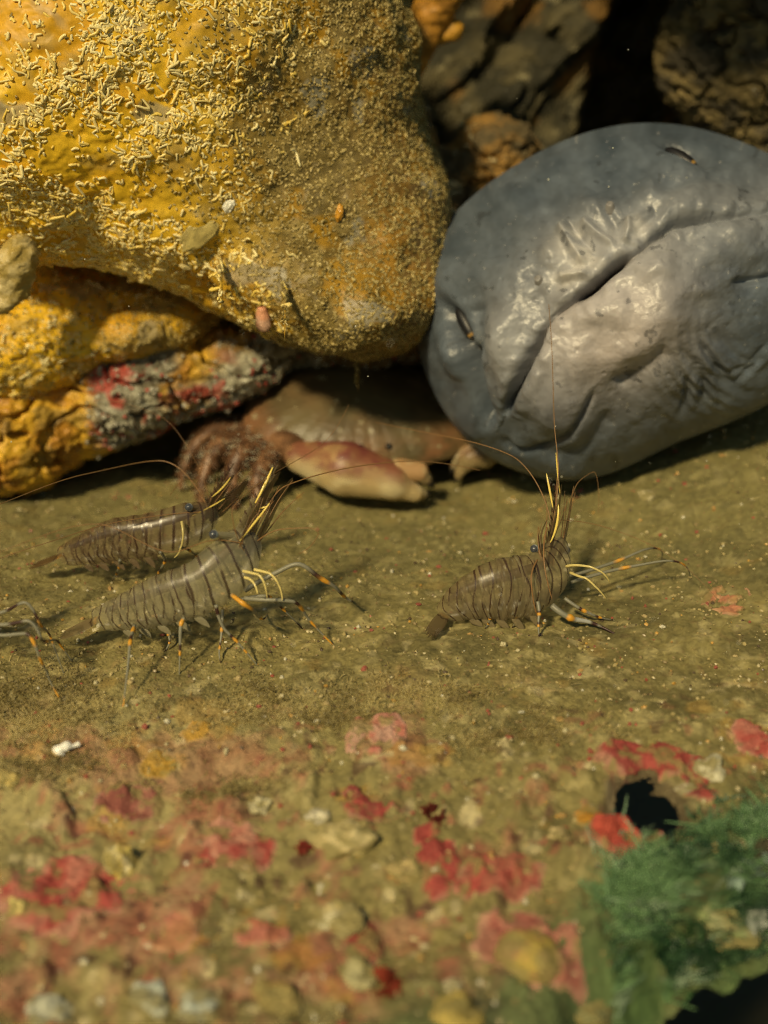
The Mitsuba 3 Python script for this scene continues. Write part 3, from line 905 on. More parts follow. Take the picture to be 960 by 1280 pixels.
def crab_claw(pts, finger_a, finger_b, sc, seed, tone=1.0):
    """an oval palm with a fixed and a movable finger"""
    p0, p1, p2 = pts

    def palm(p):
        d = chain(p, [p0, p1, p2], [0.62 * sc, 1.02 * sc, 0.72 * sc])
        d = smin(d, chain(p, finger_a, [0.50 * sc, 0.34 * sc, 0.14 * sc]), 0.2)
        return d + 0.03 * (fbm(p * 1.4, 3, seed) - 0.5)
    ext = 1.5 * sc
    allp = np.array(list(pts) + list(finger_a))
    v, f = relax(*sdf_mesh(palm, allp.min(0) - ext, allp.max(0) + ext, 0.075), 2)
    low = ss(0.35, -0.35, (v - np.array(p1)) @ np.array([0.12, 0, 1.0]) + 0.5 * (fbm(v * 1.1, 3, seed + 1) - 0.5))
    c = lerp((0.26, 0.10, 0.055), (0.40, 0.24, 0.11), ss(0.42, 0.62, fbm(v * 1.5, 3, seed + 2)))
    c = lerp(c, (0.20, 0.05, 0.045), 0.8 * ss(0.55, 0.65, fbm(v * 0.9 + 6, 3, seed + 3)))
    c = lerp(c, lerp((0.56, 0.42, 0.20), (0.66, 0.54, 0.30), ss(0.4, 0.6, fbm(v * 1.3, 3, seed + 4))), low)
    tip = ss(0.42 * sc, 0.2 * sc, np.linalg.norm(v - finger_a[-1], axis=1))
    c = lerp(c, (0.02, 0.018, 0.018), tip)
    k = put('claw', (v, f), 'crab_mat', tone * c * (0.85 + 0.3 * fbm(v * 5, 2, seed + 5))[:, None], crab)

    def fb(p):
        return chain(p, finger_b, [0.44 * sc, 0.36 * sc, 0.13 * sc]) + 0.05 * (fbm(p * 1.6, 2, seed + 8) - 0.5)
    fp = np.array(finger_b)
    v, f = relax(*sdf_mesh(fb, fp.min(0) - ext * 0.6, fp.max(0) + ext * 0.6, 0.07), 2)
    tip = ss(0.6 * sc, 0.3 * sc, np.linalg.norm(v - fp[-1], axis=1))
    c = lerp(lerp((0.50, 0.30, 0.14), (0.62, 0.50, 0.28), ss(0.4, 0.6, fbm(v * 2, 2, seed + 9))), (0.02, 0.018, 0.018), tip)
    put('finger', (v, f), 'crab_mat', c * tone, k)
    return k


crab_claw([at(378, 572, 47.4), at(432, 586, 46.6), at(487, 600, 46.4)], [at(498, 608, 46.4), at(518, 616, 46.5), at(534, 618, 46.9)],
          [at(498, 588, 46.5), at(524, 590, 46.6), at(540, 606, 47.0)], 1.0, 320, 0.8)
crab_claw([at(625, 560, 49.5), at(605, 565, 49.2), at(590, 572, 49.0)], [at(585, 575, 49), at(575, 590, 49), at(570, 602, 49)], [at(590, 560, 49), at(572, 572, 49), at(563, 592, 49)], 0.62, 340, 0.45)  # same shell colours dimmed by tone, shade painted into the far claw


def crab_limb(pts, radii, name='leg', hair=0):
    p = curve(pts, 50)
    r = np.interp(np.linspace(0, 1, 50), np.linspace(0, 1, len(radii)), radii) * (0.8 if hair else 1)
    v, f = tube(p, r, 16, 0.75)
    v = v + 0.08 * (fbm(v * 2.2, 3, 351)[:, None] - 0.5)
    c = lerp((0.10, 0.05, 0.025), (0.24, 0.125, 0.06), ss(0.4, 0.65, fbm(v * 1.6, 3, 352)))
    k = put(name, (v, f), 'crab_mat', c, crab)
    if hair:
        q, nn = scatter(v, f, hair)
        L = rng.uniform(0.10, 0.34, hair)
        d = unit(nn + np.array([0, -0.2, -0.5]) + 0.4 * rng.normal(size=(hair, 3)))
        s = np.linspace(0, 1, 3)[None, :, None]
        pth = q[:, None] + d[:, None] * L[:, None, None] * s + np.array([0, 0, -1.0]) * 0.25 * (L[:, None, None] * s) ** 2
        V, F = many_tubes(pth, np.array([0.022, 0.017, 0.006])[None] * np.ones((hair, 1)), 3)
        col = lerp((0.10, 0.045, 0.02), (0.22, 0.11, 0.05), rng.random(hair))
        col[rng.random(hair) < 0.2] = (0.46, 0.42, 0.30)
        h_ = put('hair_fringe', (V, F), 'stub_mat', np.repeat(col, 9, 0), k)
        labels[h_] = {'kind': 'stuff', 'label': 'brown bristles along the leg'}
    return k


crab_limb([at(330, 552, 49.5), at(366, 556, 48.2), at(372, 580, 47.2)], [0.55, 0.6, 0.5], 'claw_arm')
crab_limb([at(325, 545, 50.0), at(285, 548, 48.6), at(258, 580, 47.8), at(250, 632, 47.2)], [0.5, 0.48, 0.36, 0.12], hair=700)
crab_limb([at(330, 555, 49.5), at(305, 560, 47.8), at(290, 592, 47.2), at(292, 640, 46.6)], [0.5, 0.46, 0.36, 0.12], hair=700)
crab_limb([at(340, 565, 49.0), at(332, 575, 47.5), at(322, 602, 46.8), at(330, 640, 46.2)], [0.45, 0.42, 0.34, 0.12], hair=600)
crab_limb([at(318, 530, 51.0), at(272, 535, 50.0), at(240, 562, 49.4), at(226, 612, 49)], [0.5, 0.45, 0.34, 0.12], hair=480)
for x in (452, 486):
    p = at(x, 558, 48.0)
    s = trimesh.creation.icosphere(subdivisions=3, radius=0.13)
    put('eye', (np.array(s.vertices) + p, np.array(s.faces)), 'wet_mat', (0.02, 0.018, 0.015), crab)

# ------------------------------------------------------------------ the prawns
SHELL, SHELL_D, STRIPE = np.array((0.31, 0.28, 0.175)), np.array((0.22, 0.175, 0.09)), np.array((0.035, 0.016, 0.010))
GOLD, LEG, LEG_D, LEG_O = (0.80, 0.60, 0.14), (0.22, 0.21, 0.15), (0.045, 0.02, 0.015), (0.62, 0.30, 0.03)


def pts3(lst):
    return np.array([at(*q) for q in lst])


def blade(p0, d, wdir, L, W, thick, droop, color, n=22, m=12):
    s = np.linspace(0, 1, n)
    nrm = unit(np.cross(d, wdir))
    prof = W * np.sin(np.clip(s * 0.96 + 0.04, 0, 1) ** 0.75 * np.pi) ** 0.8
    c = p0 + d * (L * s)[:, None] + nrm * (droop * s ** 2)[:, None]
    a = np.arange(m) * 2 * np.pi / m
    v = c[:, None] + prof[:, None, None] * np.cos(a)[None, :, None] * wdir + (thick * (prof / W + 0.05))[:, None, None] * np.sin(a)[None, :, None] * nrm
    return v.reshape(-1, 3), strip_faces(n, m, True), np.broadcast_to(color, (n * m, 3))


def banded(p, r, sides, bands, base=LEG, taper=True):
    n = len(p)
    v, f = tube(p, r, sides)
    s = np.r_[np.repeat(np.linspace(0, 1, n), sides), 0, 1]
    c = np.broadcast_to(np.asarray(base, float), (len(v), 3)).copy()
    for pos, w, col in bands:
        c = lerp(c, col, ss(w, w * 0.6, np.abs(s - pos)))
    return (v, f), c


STD_BANDS = ((0.30, 0.05, LEG_D), (0.36, 0.045, LEG_O), (0.62, 0.05, LEG_D), (0.68, 0.04, LEG_O), (0.97, 0.08, LEG_D))


def prawn(label, spine, upv, tail_tip, tail_spread, eyes, rostrum, scales, edges, antennae, legs, feelers, shade=1.0, tint=(1, 1, 1), seed=0):
    key = thing('prawn', label, 'prawn', 'striped prawns on the silty rock')
    r0 = np.random.default_rng(500 + seed)
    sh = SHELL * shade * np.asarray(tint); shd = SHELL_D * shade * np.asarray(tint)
    sp = np.asarray(spine, float)
    P = pts3(sp[:, :3])
    N = 400
    L = np.r_[0, np.cumsum(np.linalg.norm(np.diff(P, axis=0), axis=1))]
    s = np.linspace(0, L[-1], N)
    from scipy.interpolate import PchipInterpolator
    C = CubicSpline(L, P)(s)
    R = PchipInterpolator(L, sp[:, 3])(s) * 0.93
    tg = unit(np.gradient(C, axis=0))
    up = unit(upv)
    dv = unit(up - tg * (tg @ up)[:, None])
    lv = np.cross(tg, dv)

    def sweep(a, b, m, n, rad, width=0.70, ventral=0.92, scal=0.0):
        u = np.linspace(0, 1, n)
        i = np.clip(a + (b - a) * u, 0, 1) * (N - 1)
        k = i.astype(int)
        ph = np.arange(m) * 2 * np.pi / m
        sn = np.sin(ph)
        rr = R[k] * rad(u)
        hump = 1 + 0.14 * np.exp(-((k / N - 0.36) / 0.13) ** 2) - 0.06 * np.exp(-((k / N - 0.62) / 0.06) ** 2)
        hh = np.where(sn > 0, 1.0, ventral) * sn
        hh = hh[None] * np.where(sn[None] > 0, hump[:, None], 1.0) * (1 + scal * np.sin(u * np.pi)[:, None] * ss(-0.2, -0.9, sn)[None])
        v = C[k][:, None] + rr[:, None, None] * (width * np.cos(ph)[None, :, None] * lv[k][:, None] + hh[:, :, None] * dv[k][:, None])
        U, S = np.meshgrid(u, sn, indexing='ij')
        return v, U, S

    m = 56
    cuts_ = np.linspace(0, 0.60, 7) + np.array([0, 0.01, 0, 0, 0, 0.0, 0])
    for j in range(6):
        v, U, S = sweep(cuts_[j] - 0.012, cuts_[j + 1] + 0.02, m, 46, lambda u: 0.94 + 0.06 * (1 - u) ** 2, ventral=0.96, scal=0.22)
        wob = 0.10 * np.sin(3 * S + j) - 0.22 * S + 0.26 * (fbm(np.stack([U * 2, S * 2, U * 0 + j], -1), 2, seed) - 0.5)
        q = (U + wob) * 2.4 + 0.15 * j
        fr = np.abs(q - np.round(q))
        dark = ss(0.12, 0.05, fr) * ss(-0.93, -0.7, S)
        dark = dark * ss(0.25, 0.34, fbm(np.stack([U * 3, S * 2.5, U * 0 + 7 * j], -1), 2, seed + 3))
        c = lerp(lerp(sh, shd, ss(-0.2, 1.0, S) * 0.45), STRIPE, dark * 0.93)
        spk = fbm(np.stack([U * 9, S * 8, U * 0 + 11 * j], -1), 2, seed + 4)
        c = lerp(c, STRIPE, 0.6 * ss(0.66, 0.74, spk)); c = lerp(c, (0.6, 0.56, 0.42), 0.5 * ss(0.30, 0.24, spk))
        rim_ = ss(0.10, 0.03, U)
        c = lerp(c, np.array((0.48, 0.42, 0.22)) * shade, 0.5 * rim_ * ss(0.52, 0.62, fbm(np.stack([S * 4, U, U * 0 + j], -1), 2, seed + 5)))
        den = 0.36 + 0.56 * dark + 0.12 * ss(0.5, 0.7, spk)
        put('abdomen_segment', (v.reshape(-1, 3), strip_faces(46, m, True)), 'shell_mat', c.reshape(-1, 3), key, uv=np.stack([den, den], -1).reshape(-1, 2).clip(0, 1))
    v, U, S = sweep(0.57, 1.0, m, 120, lambda u: 1.02 * np.where(u > 0.9, np.sqrt(np.clip(1 - ((u - 0.9) / 0.1) ** 2 * 0.85, 0.02, 1)), 1.0), width=0.66, ventral=0.95)
    q = U * 5.6 - 0.75 * S * (0.4 + U) + 0.35 * (fbm(np.stack([U * 3, S * 1.5, U * 0], -1), 2, seed + 9) - 0.5)
    fr = np.abs(q - np.round(q))
    dark = ss(0.13, 0.06, fr) * ss(0.22, 0.32, fbm(np.stack([U * 5, S * 2.5, U * 0 + 3], -1), 2, seed + 10)) * ss(-0.95, -0.6, S)
    c = lerp(sh * 1.15, np.array((0.33, 0.31, 0.25)) * shade, ss(0.35, 0.9, U) * ss(0.6, -0.6, S))
    c = lerp(c, STRIPE, 0.92 * dark)
    den = 0.32 + 0.56 * dark
    put('carapace', (v.reshape(-1, 3), strip_faces(120, m, True)), 'shell_mat', c.reshape(-1, 3), key, uv=np.stack([den, den], -1).reshape(-1, 2).clip(0, 1))
    # the gut seen through the shell
    gut = C[int(0.08 * N):int(0.93 * N):8] + dv[int(0.08 * N):int(0.93 * N):8] * (R[int(0.08 * N):int(0.93 * N):8] * 0.45)[:, None]
    gr = R[int(0.08 * N):int(0.93 * N):8] * 0.16
    put('gut', tube(gut, gr, 12), 'crab_mat', np.array((0.10, 0.065, 0.035)) * shade, key)
    # tail fan
    tip = at(*tail_tip)
    d = unit(tip - C[0]); Lt = np.linalg.norm(tip - C[0]) * 1.02
    side = unit(np.cross(d, np.cross(lv[0], d)))
    for off, k in ((0, 1.0), (-0.5, 0.95), (0.5, 0.95), (-1, 0.86), (1, 0.86)):
        dd = unit(d + side * off * tail_spread)
        wd = unit(side - dd * np.dot(side, dd))
        bl = blade(C[2] + side * off * 0.08, dd, wd, Lt * k, (0.16 + 0.06 * abs(off)) * (0.2 + 5 * tail_spread), 0.025, 0.05, lerp(shd, STRIPE, 0.2))
        cc_ = bl[2].copy().reshape(22, 12, 3)
        cc_[1:3] = lerp(cc_[1:3], LEG_O, 0.45); cc_[4:5] = STRIPE
        cc_[15:] = lerp(cc_[15:], STRIPE, 0.3)
        put('tail_blade', (bl[0], bl[1]), 'fin_mat', cc_.reshape(-1, 3), key)
    # swimmerets
    for j in range(1, 6):
        k = int(cuts_[j] * (N - 1)) + 12
        for sgn in (-1, 1):
            bl = blade(C[k] - dv[k] * R[k] * 0.85 + lv[k] * sgn * R[k] * 0.35, unit(-dv[k] + tg[k] * 0.5), tg[k], R[k] * 0.7, 0.12, 0.03, 0.05, sh * 0.9)
            put('swimmeret', bl[:2], 'fin_mat', bl[2], key)
    for e in eyes:
        c0 = at(*e)
        k0 = int(0.95 * N)
        stalk = tube(np.linspace(C[k0] + dv[k0] * R[k0] * 0.3, c0, 8), np.linspace(0.10, 0.09, 8), 10)
        s_ = trimesh.creation.icosphere(subdivisions=3, radius=0.125)
        q = np.array(s_.vertices)
        look = unit(c0 - C[k0] + (CAM - c0) * 0.02)
        col = np.where((np.abs(q @ look) < 0.045)[:, None], (0.28, 0.32, 0.33), (0.055, 0.06, 0.07)) * (0.5 + fbm(q * 30, 2, 3))[:, None]
        ek = put('eye', (c0 + q, np.array(s_.faces)), 'wet_mat', col, key)
        put('eye_stalk', stalk, 'fin_mat', sh * 1.2, ek)
    if rostrum:
        pr3 = curve(pts3(rostrum), 26)
        v, f = tube(pr3, np.linspace(0.13, 0.018, 26), 10, 0.4, ref=lv[-1])
        k = put('rostrum', (v, f), 'fin_mat', shd * 0.9, key)
        nt = 7
        b0 = pr3[3:3 + 3 * nt:3]
        tdir = unit(np.gradient(pr3, axis=0))[3:3 + 3 * nt:3]
        th_ = unit(dv[-1] + tdir * 0.9)
        s2 = np.linspace(0, 1, 3)[None, :, None]
        V, F = many_tubes(b0[:, None] + th_[:, None] * 0.2 * s2 + 0 * s2, np.array([0.05, 0.035, 0.008])[None] * np.ones((nt, 1)), 5)
        put('tooth_row', (V, F), 'fin_mat', STRIPE * 2, k)
    for sc, W in scales:
        p = curve(pts3(sc), 30)
        u = np.linspace(0, 1, 30)
        v, f = tube(p, W * np.sin(np.clip(u * 0.93 + 0.05, 0, 1) ** 0.8 * np.pi) ** 0.6, 14, 0.16, ref=(0.75, 0.1, 0.3))
        put('antennal_scale', (v, f), 'fin_mat', (0.15 * shade, 0.095 * shade, 0.04 * shade), key)
        for _ in range(4):
            q = p + np.linspace(0, 1, 30)[:, None] ** 1.3 * r0.normal(0, 0.20, 3) + r0.normal(0, 0.04, 3)
            q = q[:24 + r0.integers(6)]
            put('antennule', tube(q, np.linspace(0.022, 0.008, len(q)), 5), 'crab_mat', np.array((0.24, 0.125, 0.045)) * (0.6 + 0.4 * shade), key)
    for e, W in edges:
        p = curve(pts3(e), 24)
        u = np.linspace(0, 1, 24)
        put('gold_bristle', tube(p, W * (0.35 + 0.65 * np.sin(u * np.pi) ** 0.7), 8), 'wet_mat', np.array(GOLD) * (0.6 + 0.4 * shade), key)
    for a_, r in antennae:
        p = curve(pts3(a_), 60)
        put('antenna', tube(p, np.linspace(r, r * 0.45, 60), 6), 'crab_mat', np.array((0.26, 0.14, 0.055)) * (0.6 + 0.4 * shade), key)
    for lg in legs:
        q, r, bands = lg[0], lg[1], (lg[2] if len(lg) > 2 else STD_BANDS)
        g = gpf(*q[-1]) if len(q[-1]) == 2 else at(*q[-1])
        Y0 = q[0][2]
        ln = len(q)
        pp = [at(a_[0], a_[1], a_[2] if len(a_) > 2 else Y0 + (g[1] - Y0) * i / (ln - 1)) for i, a_ in enumerate(q[:-1])] + [g]
        p = curve(pp, 44)
        uu = np.linspace(0, 1, 44)
        rad_ = r * np.interp(uu, [0, 0.3, 0.65, 1], [1.0, 0.85, 0.55, 0.25]) * (1 + 0.35 * sum(np.exp(-((uu - b_[0]) / 0.03) ** 2) for b_ in bands if b_[2] is LEG_O))
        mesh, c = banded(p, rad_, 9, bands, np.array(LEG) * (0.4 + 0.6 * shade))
        put('leg', mesh, 'crab_mat', c, key)
    for fl in feelers:
        p = curve(pts3(fl), 24)
        put('mouth_feeler', tube(p, np.linspace(0.045, 0.02, 24), 7), 'wet_mat', np.array((0.66, 0.54, 0.20)) * (0.5 + 0.5 * shade), key)
    return key


YT = float(gp(80, 806)[1])
prawn('largest striped prawn in front, its gold tipped head raised towards the crab claw',
      [(122, 774, 34.4, .34), (150, 767, 34.2, .54), (185, 757, 34.0, .68), (222, 744, 33.9, .78), (255, 731, 33.9, .86), (282, 712, 34.1, .90), (301, 688, 34.4, .74), (314, 664, 34.7, .40)],
      np.array([-0.35, -0.15, 1.0]), (72, 800, YT - 0.3), 0.16, [(267, 668, 33.6), (312, 676, 35.3)],
      [(296, 668, 34.6), (318, 628, 35.2), (336, 600, 35.7), (347, 582, 36.1)],
      [([(306, 690, 34.3), (318, 655, 34.8), (332, 618, 35.3), (350, 590, 35.8)], 0.27), ([(312, 692, 35.0), (330, 660, 35.4), (346, 628, 35.8), (366, 598, 36.4)], 0.27),
       ([(300, 684, 34.0), (310, 655, 34.3), (326, 625, 34.6)], 0.2)],
      [([(341, 584, 35.3), (332, 604, 35.1), (319, 629, 34.9)], 0.042), ([(337, 629, 34.6), (328, 641, 34.5), (316, 656, 34.3), (300, 676, 34.0)], 0.036), ([(334, 633, 34.7), (324, 636, 34.7)], 0.022)],
      [([(330, 640, 35.2), (356, 608, 35.8), (420, 588, 37), (500, 577, 38.5), (600, 588, 40)], 0.020),
       ([(306, 690, 34.0), (290, 640, 33.5), (330, 600, 35), (405, 553, 38), (436, 506, 40)], 0.012),
       ([(322, 676, 34.4), (350, 662, 34.2), (386, 660, 34.0), (398, 666, 34.0), (392, 678, 34.0), (374, 692, 34.1)], 0.016),
       ([(305, 680, 34), (262, 676, 33.6), (215, 690, 33.2), (120, 655, 33.4), (0, 690, 32.5), (-60, 720, 32)], 0.014)],
      [([(168, 782, 33.6), (164, 796), (160, 832), (154, 884)], 0.054, ((0.12, 0.07, LEG_O), (0.30, 0.05, LEG_D), (0.37, 0.04, LEG_O), (1.0, 0.1, LEG_O))),
       ([(230, 772, 33.5), (226, 782), (225, 812), (224, 844)], 0.054, ((0.10, 0.07, LEG_O), (0.52, 0.06, LEG_D), (0.62, 0.05, LEG_O))),
       ([(270, 756, 33.4), (278, 782), (297, 803), (322, 832)], 0.054, ((0.08, 0.06, LEG_D), (0.48, 0.04, LEG_D), (0.55, 0.05, LEG_O), (0.75, 0.04, LEG_O))),
       ([(278, 762, 34.4), (277, 790), (274, 815), (276, 830)], 0.05),
       ([(200, 782, 34.6), (212, 800), (205, 815)], 0.05),
       ([(290, 744, 33.5), (305, 755, 33.2), (318, 764, 33.6), (334, 768)], 0.06, ((0.10, 0.12, LEG_O), (0.58, 0.10, LEG_O), (0.75, 0.1, LEG_D))),
       ([(306, 738, 34.8), (345, 716, 34.8), (372, 705, 34.8), (398, 721, 34.9), (420, 735, 35.2), (441, 751)], 0.075, ((0.40, 0.035, LEG_D), (0.45, 0.035, LEG_O), (0.62, 0.04, LEG_D), (0.67, 0.035, LEG_O), (0.80, 0.07, (0.45, 0.45, 0.42)), (0.90, 0.045, LEG_D), (1.0, 0.05, LEG_D))),
       ([(306, 748, 34.0), (340, 750, 33.8), (366, 752, 33.9), (386, 774), (416, 806)], 0.065, ((0.45, 0.05, LEG_D), (0.53, 0.05, LEG_O), (0.75, 0.05, LEG_O), (0.95, 0.06, LEG_O))),
       ([(300, 750, 34.6), (330, 745, 34.6), (352, 760), (378, 786)], 0.055)],
      [[(304, 714, 33.6), (322, 718, 33.3), (330, 728, 33.2), (334, 747, 33.3)], [(318, 712, 34), (335, 716, 33.8), (347, 728, 33.7), (353, 750, 33.7)], [(306, 722, 33.8), (318, 730, 33.5), (322, 742, 33.4)]], 1.0, seed=1)
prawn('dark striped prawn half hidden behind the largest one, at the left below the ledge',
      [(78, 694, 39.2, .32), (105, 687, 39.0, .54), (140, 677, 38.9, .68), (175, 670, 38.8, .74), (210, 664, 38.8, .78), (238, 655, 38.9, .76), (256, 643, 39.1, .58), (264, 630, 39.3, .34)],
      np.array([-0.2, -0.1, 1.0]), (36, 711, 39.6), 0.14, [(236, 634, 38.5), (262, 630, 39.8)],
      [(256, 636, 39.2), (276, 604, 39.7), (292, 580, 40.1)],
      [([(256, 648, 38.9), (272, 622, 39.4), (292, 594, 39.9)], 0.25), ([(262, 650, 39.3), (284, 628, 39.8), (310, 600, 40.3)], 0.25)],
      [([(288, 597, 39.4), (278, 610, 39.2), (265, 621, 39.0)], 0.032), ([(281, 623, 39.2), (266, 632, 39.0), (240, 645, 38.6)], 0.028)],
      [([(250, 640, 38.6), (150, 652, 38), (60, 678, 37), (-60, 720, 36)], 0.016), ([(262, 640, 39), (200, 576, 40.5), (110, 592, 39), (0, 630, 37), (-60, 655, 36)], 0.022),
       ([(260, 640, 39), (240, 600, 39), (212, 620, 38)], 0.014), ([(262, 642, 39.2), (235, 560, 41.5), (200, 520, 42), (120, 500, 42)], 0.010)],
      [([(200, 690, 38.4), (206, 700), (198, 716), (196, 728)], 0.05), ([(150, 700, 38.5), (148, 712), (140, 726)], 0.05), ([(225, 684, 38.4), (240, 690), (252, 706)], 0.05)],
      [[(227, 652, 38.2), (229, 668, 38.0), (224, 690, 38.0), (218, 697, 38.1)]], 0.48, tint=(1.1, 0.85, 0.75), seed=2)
prawn('stout striped prawn below the eel, antennae upright against the eel',
      [(556, 768, 36.2, .34), (573, 755, 36.1, .60), (600, 744, 36.0, .82), (630, 737, 36.0, .96), (660, 730, 36.2, 1.0), (684, 718, 36.6, .84), (697, 694, 37.2, .56), (698, 672, 37.6, .34)],
      np.array([-0.45, -0.1, 1.0]), (533, 800, float(gp(533, 803)[1]) - 0.2), 0.05, [(668, 686, 36.6), (708, 688, 37.8)],
      [(686, 680, 37.2), (690, 650, 37.7), (694, 622, 38.1), (697, 600, 38.5)],
      [([(690, 705, 36.6), (690, 672, 37.2), (697, 640, 37.7), (702, 606, 38.2)], 0.26), ([(700, 700, 37.6), (707, 668, 38), (712, 640, 38.4), (716, 612, 38.8)], 0.26), ([(678, 700, 36.3), (676, 672, 36.6), (684, 650, 37)], 0.2)],
      [([(683, 592, 37.9), (687, 612, 37.7), (691, 634, 37.5)], 0.034), ([(698, 631, 37.2), (697, 650, 37.0), (688, 678, 36.5)], 0.040), ([(695, 566, 38.4), (697, 590, 38.3), (700, 618, 38.1)], 0.026)],
      [([(694, 640, 37.8), (698, 590, 38.2), (693, 530, 38.8), (690, 440, 39.2), (686, 380, 39.4)], 0.017), ([(688, 650, 37.3), (672, 606, 38), (640, 570, 38.8), (560, 546, 40), (470, 528, 42)], 0.018),
       ([(672, 700, 36.1), (664, 724, 35.3), (667, 752, 35.2), (676, 780, 35.4)], 0.03), ([(684, 660, 36.6), (680, 700, 35.6), (690, 748, 35.3)], 0.03), ([(712, 640, 38.4), (722, 604, 38.9), (742, 590, 39.5), (748, 640, 39.5)], 0.013),
       ([(700, 650, 37.8), (760, 660, 38.3), (830, 690, 38), (905, 760, 36.5)], 0.011)],
      [([(672, 752, 35.4), (674, 765), (673, 780), (674, 797)], 0.06), ([(690, 757, 35.8), (712, 772, 35.6), (738, 778, 35.8), (768, 792)], 0.10, ((0.30, 0.06, LEG_O), (0.50, 0.15, (0.42, 0.42, 0.38)), (0.70, 0.06, LEG_D), (0.95, 0.2, LEG_D))),
       ([(706, 748, 36.4), (735, 766, 36.2), (768, 775)], 0.06), ([(712, 720, 37.4), (770, 702, 38), (806, 687, 38.3), (826, 700)], 0.055, ((0.35, 0.03, LEG_O), (0.68, 0.05, LEG_D), (0.75, 0.04, LEG_O))),
       ([(714, 728, 37.2), (790, 708, 37.6), (834, 701, 37.6), (862, 722)], 0.055, ((0.35, 0.03, LEG_O), (0.70, 0.05, LEG_D), (0.78, 0.05, LEG_O))), ([(640, 766, 35.6), (645, 772), (640, 785)], 0.05), ([(612, 766, 35.7), (612, 775), (606, 786)], 0.05)],
      [[(708, 708, 36.2), (735, 708, 35.8), (750, 714, 35.7), (762, 728, 35.8)], [(713, 716, 36.2), (730, 722, 35.7), (745, 734, 35.6), (757, 748, 35.7)]], 0.78, tint=(1.05, 0.92, 0.78), seed=3)
prawn('prawn leaving the left edge, only its banded legs in view',
      [(-250, 800, 33.2, .34), (-215, 794, 33.0, .56), (-175, 784, 32.9, .7), (-135, 775, 32.8, .76), (-95, 765, 32.8, .8), (-62, 748, 33, .74), (-44, 728, 33.3, .56), (-34, 706, 33.7, .34)],
      np.array([-0.35, -0.15, 1.0]), (-300, 815, 33.4), 0.16, [(-70, 712, 32.8), (-30, 712, 34.0)],
      [(-44, 704, 33.6), (-20, 650, 34.5)], [([(-40, 720, 33.4), (-24, 680, 34.1), (-8, 630, 34.9)], 0.25)], [], [],
      [([(-60, 768, 32.6), (0, 766, 32.4), (31, 753, 32.3), (47, 774, 32.3), (64, 798), (80, 843)], 0.054, ((0.35, 0.04, LEG_D), (0.53, 0.03, LEG_D), (0.585, 0.035, LEG_O), (0.72, 0.04, LEG_D), (0.78, 0.035, LEG_O))),
       ([(-60, 775, 32.4), (0, 781, 32.1), (35, 776, 32.0), (50, 794, 32.0), (74, 804), (90, 827)], 0.060, ((0.35, 0.04, LEG_D), (0.58, 0.035, LEG_D), (0.64, 0.035, LEG_O), (0.82, 0.05, LEG_D), (0.88, 0.04, LEG_O))),
       ([(-60, 782, 32.2), (0, 794, 31.7), (33, 792, 31.6), (48, 818, 31.5), (60, 845), (75, 874)], 0.060, ((0.52, 0.03, LEG_D), (0.57, 0.03, LEG_O), (0.70, 0.04, LEG_O), (0.97, 0.05, LEG_O)))],
      [], 0.95, seed=4)

# ------------------------------------------------------------------ crusts, stones, shells and weed on the floor
def crust(px, py, rx, ry, col, col2, label, seed, thick=0.10, cat='red crust', name='coralline_crust'):
    a, b = gp(px - rx, py), gp(px + rx, py)
    c, d = gp(px, py + ry), gp(px, py - ry)
    ctr = np.array([(a[0] + b[0]) / 2, (c[1] + d[1]) / 2])
    wx, wy = abs(b[0] - a[0]) / 2, abs(d[1] - c[1]) / 2
    st = 0.045
    xs, ys = np.arange(ctr[0] - wx * 1.5, ctr[0] + wx * 1.5, st), np.arange(ctr[1] - wy * 1.5, ctr[1] + wy * 1.5, st)
    X, Y = np.meshgrid(xs, ys)
    p = np.stack([X, Y, X * 0 + seed], -1)
    r = np.hypot((X - ctr[0]) / wx, (Y - ctr[1]) / wy)
    m = 1 - r + 1.5 * (fbm(p * 0.9, 4, seed) - 0.5)
    holes = ss(0.60, 0.68, fbm(p * 1.6, 3, seed + 3))
    m = m - 0.9 * holes
    t = thick * ss(-0.05, 0.30, m) - 0.035 + thick * 0.9 * (fbm(p * 3.0, 3, seed + 1) - 0.5) * ss(0, 0.3, m)
    Z = h_full(X, Y) + np.where(m > -0.12, t, -0.2)
    keep = (m > -0.2) & (pit_r(X, Y) > 0.97)
    F = strip_faces(len(ys), len(xs), False)
    F = F[keep.reshape(-1)[F].all(1)]
    V = np.stack([X, Y, Z], -1).reshape(-1, 3)
    used = np.unique(F)
    remap = np.full(len(V), -1); remap[used] = np.arange(len(used))
    col, col2 = np.asarray(col) * 0.85, np.asarray(col2) * 0.85
    c_ = lerp(col, col2, ss(0.38, 0.64, fbm(p * 2.4, 3, seed + 2))) * (0.6 + 0.8 * fbm(p * 8, 3, seed + 5))[..., None]
    c_ = lerp(c_, (0.50, 0.33, 0.22), 0.45 * ss(0.02, 0.10, m) * ss(0.26, 0.14, m))
    c_ = lerp(c_, SILT, 0.85 * ss(0.16, 0.02, m + 0.35 * (fbm(p * 4.2, 3, seed + 12) - 0.5)))
    c_ = lerp(c_, SILT, 0.8 * ss(0.52, 0.64, fbm(p * 3.5 + 5, 4, seed + 8)))
    return tag(put(name, (V[used], remap[F]), 'rock_mat', c_.reshape(-1, 3)[used]), label, cat)


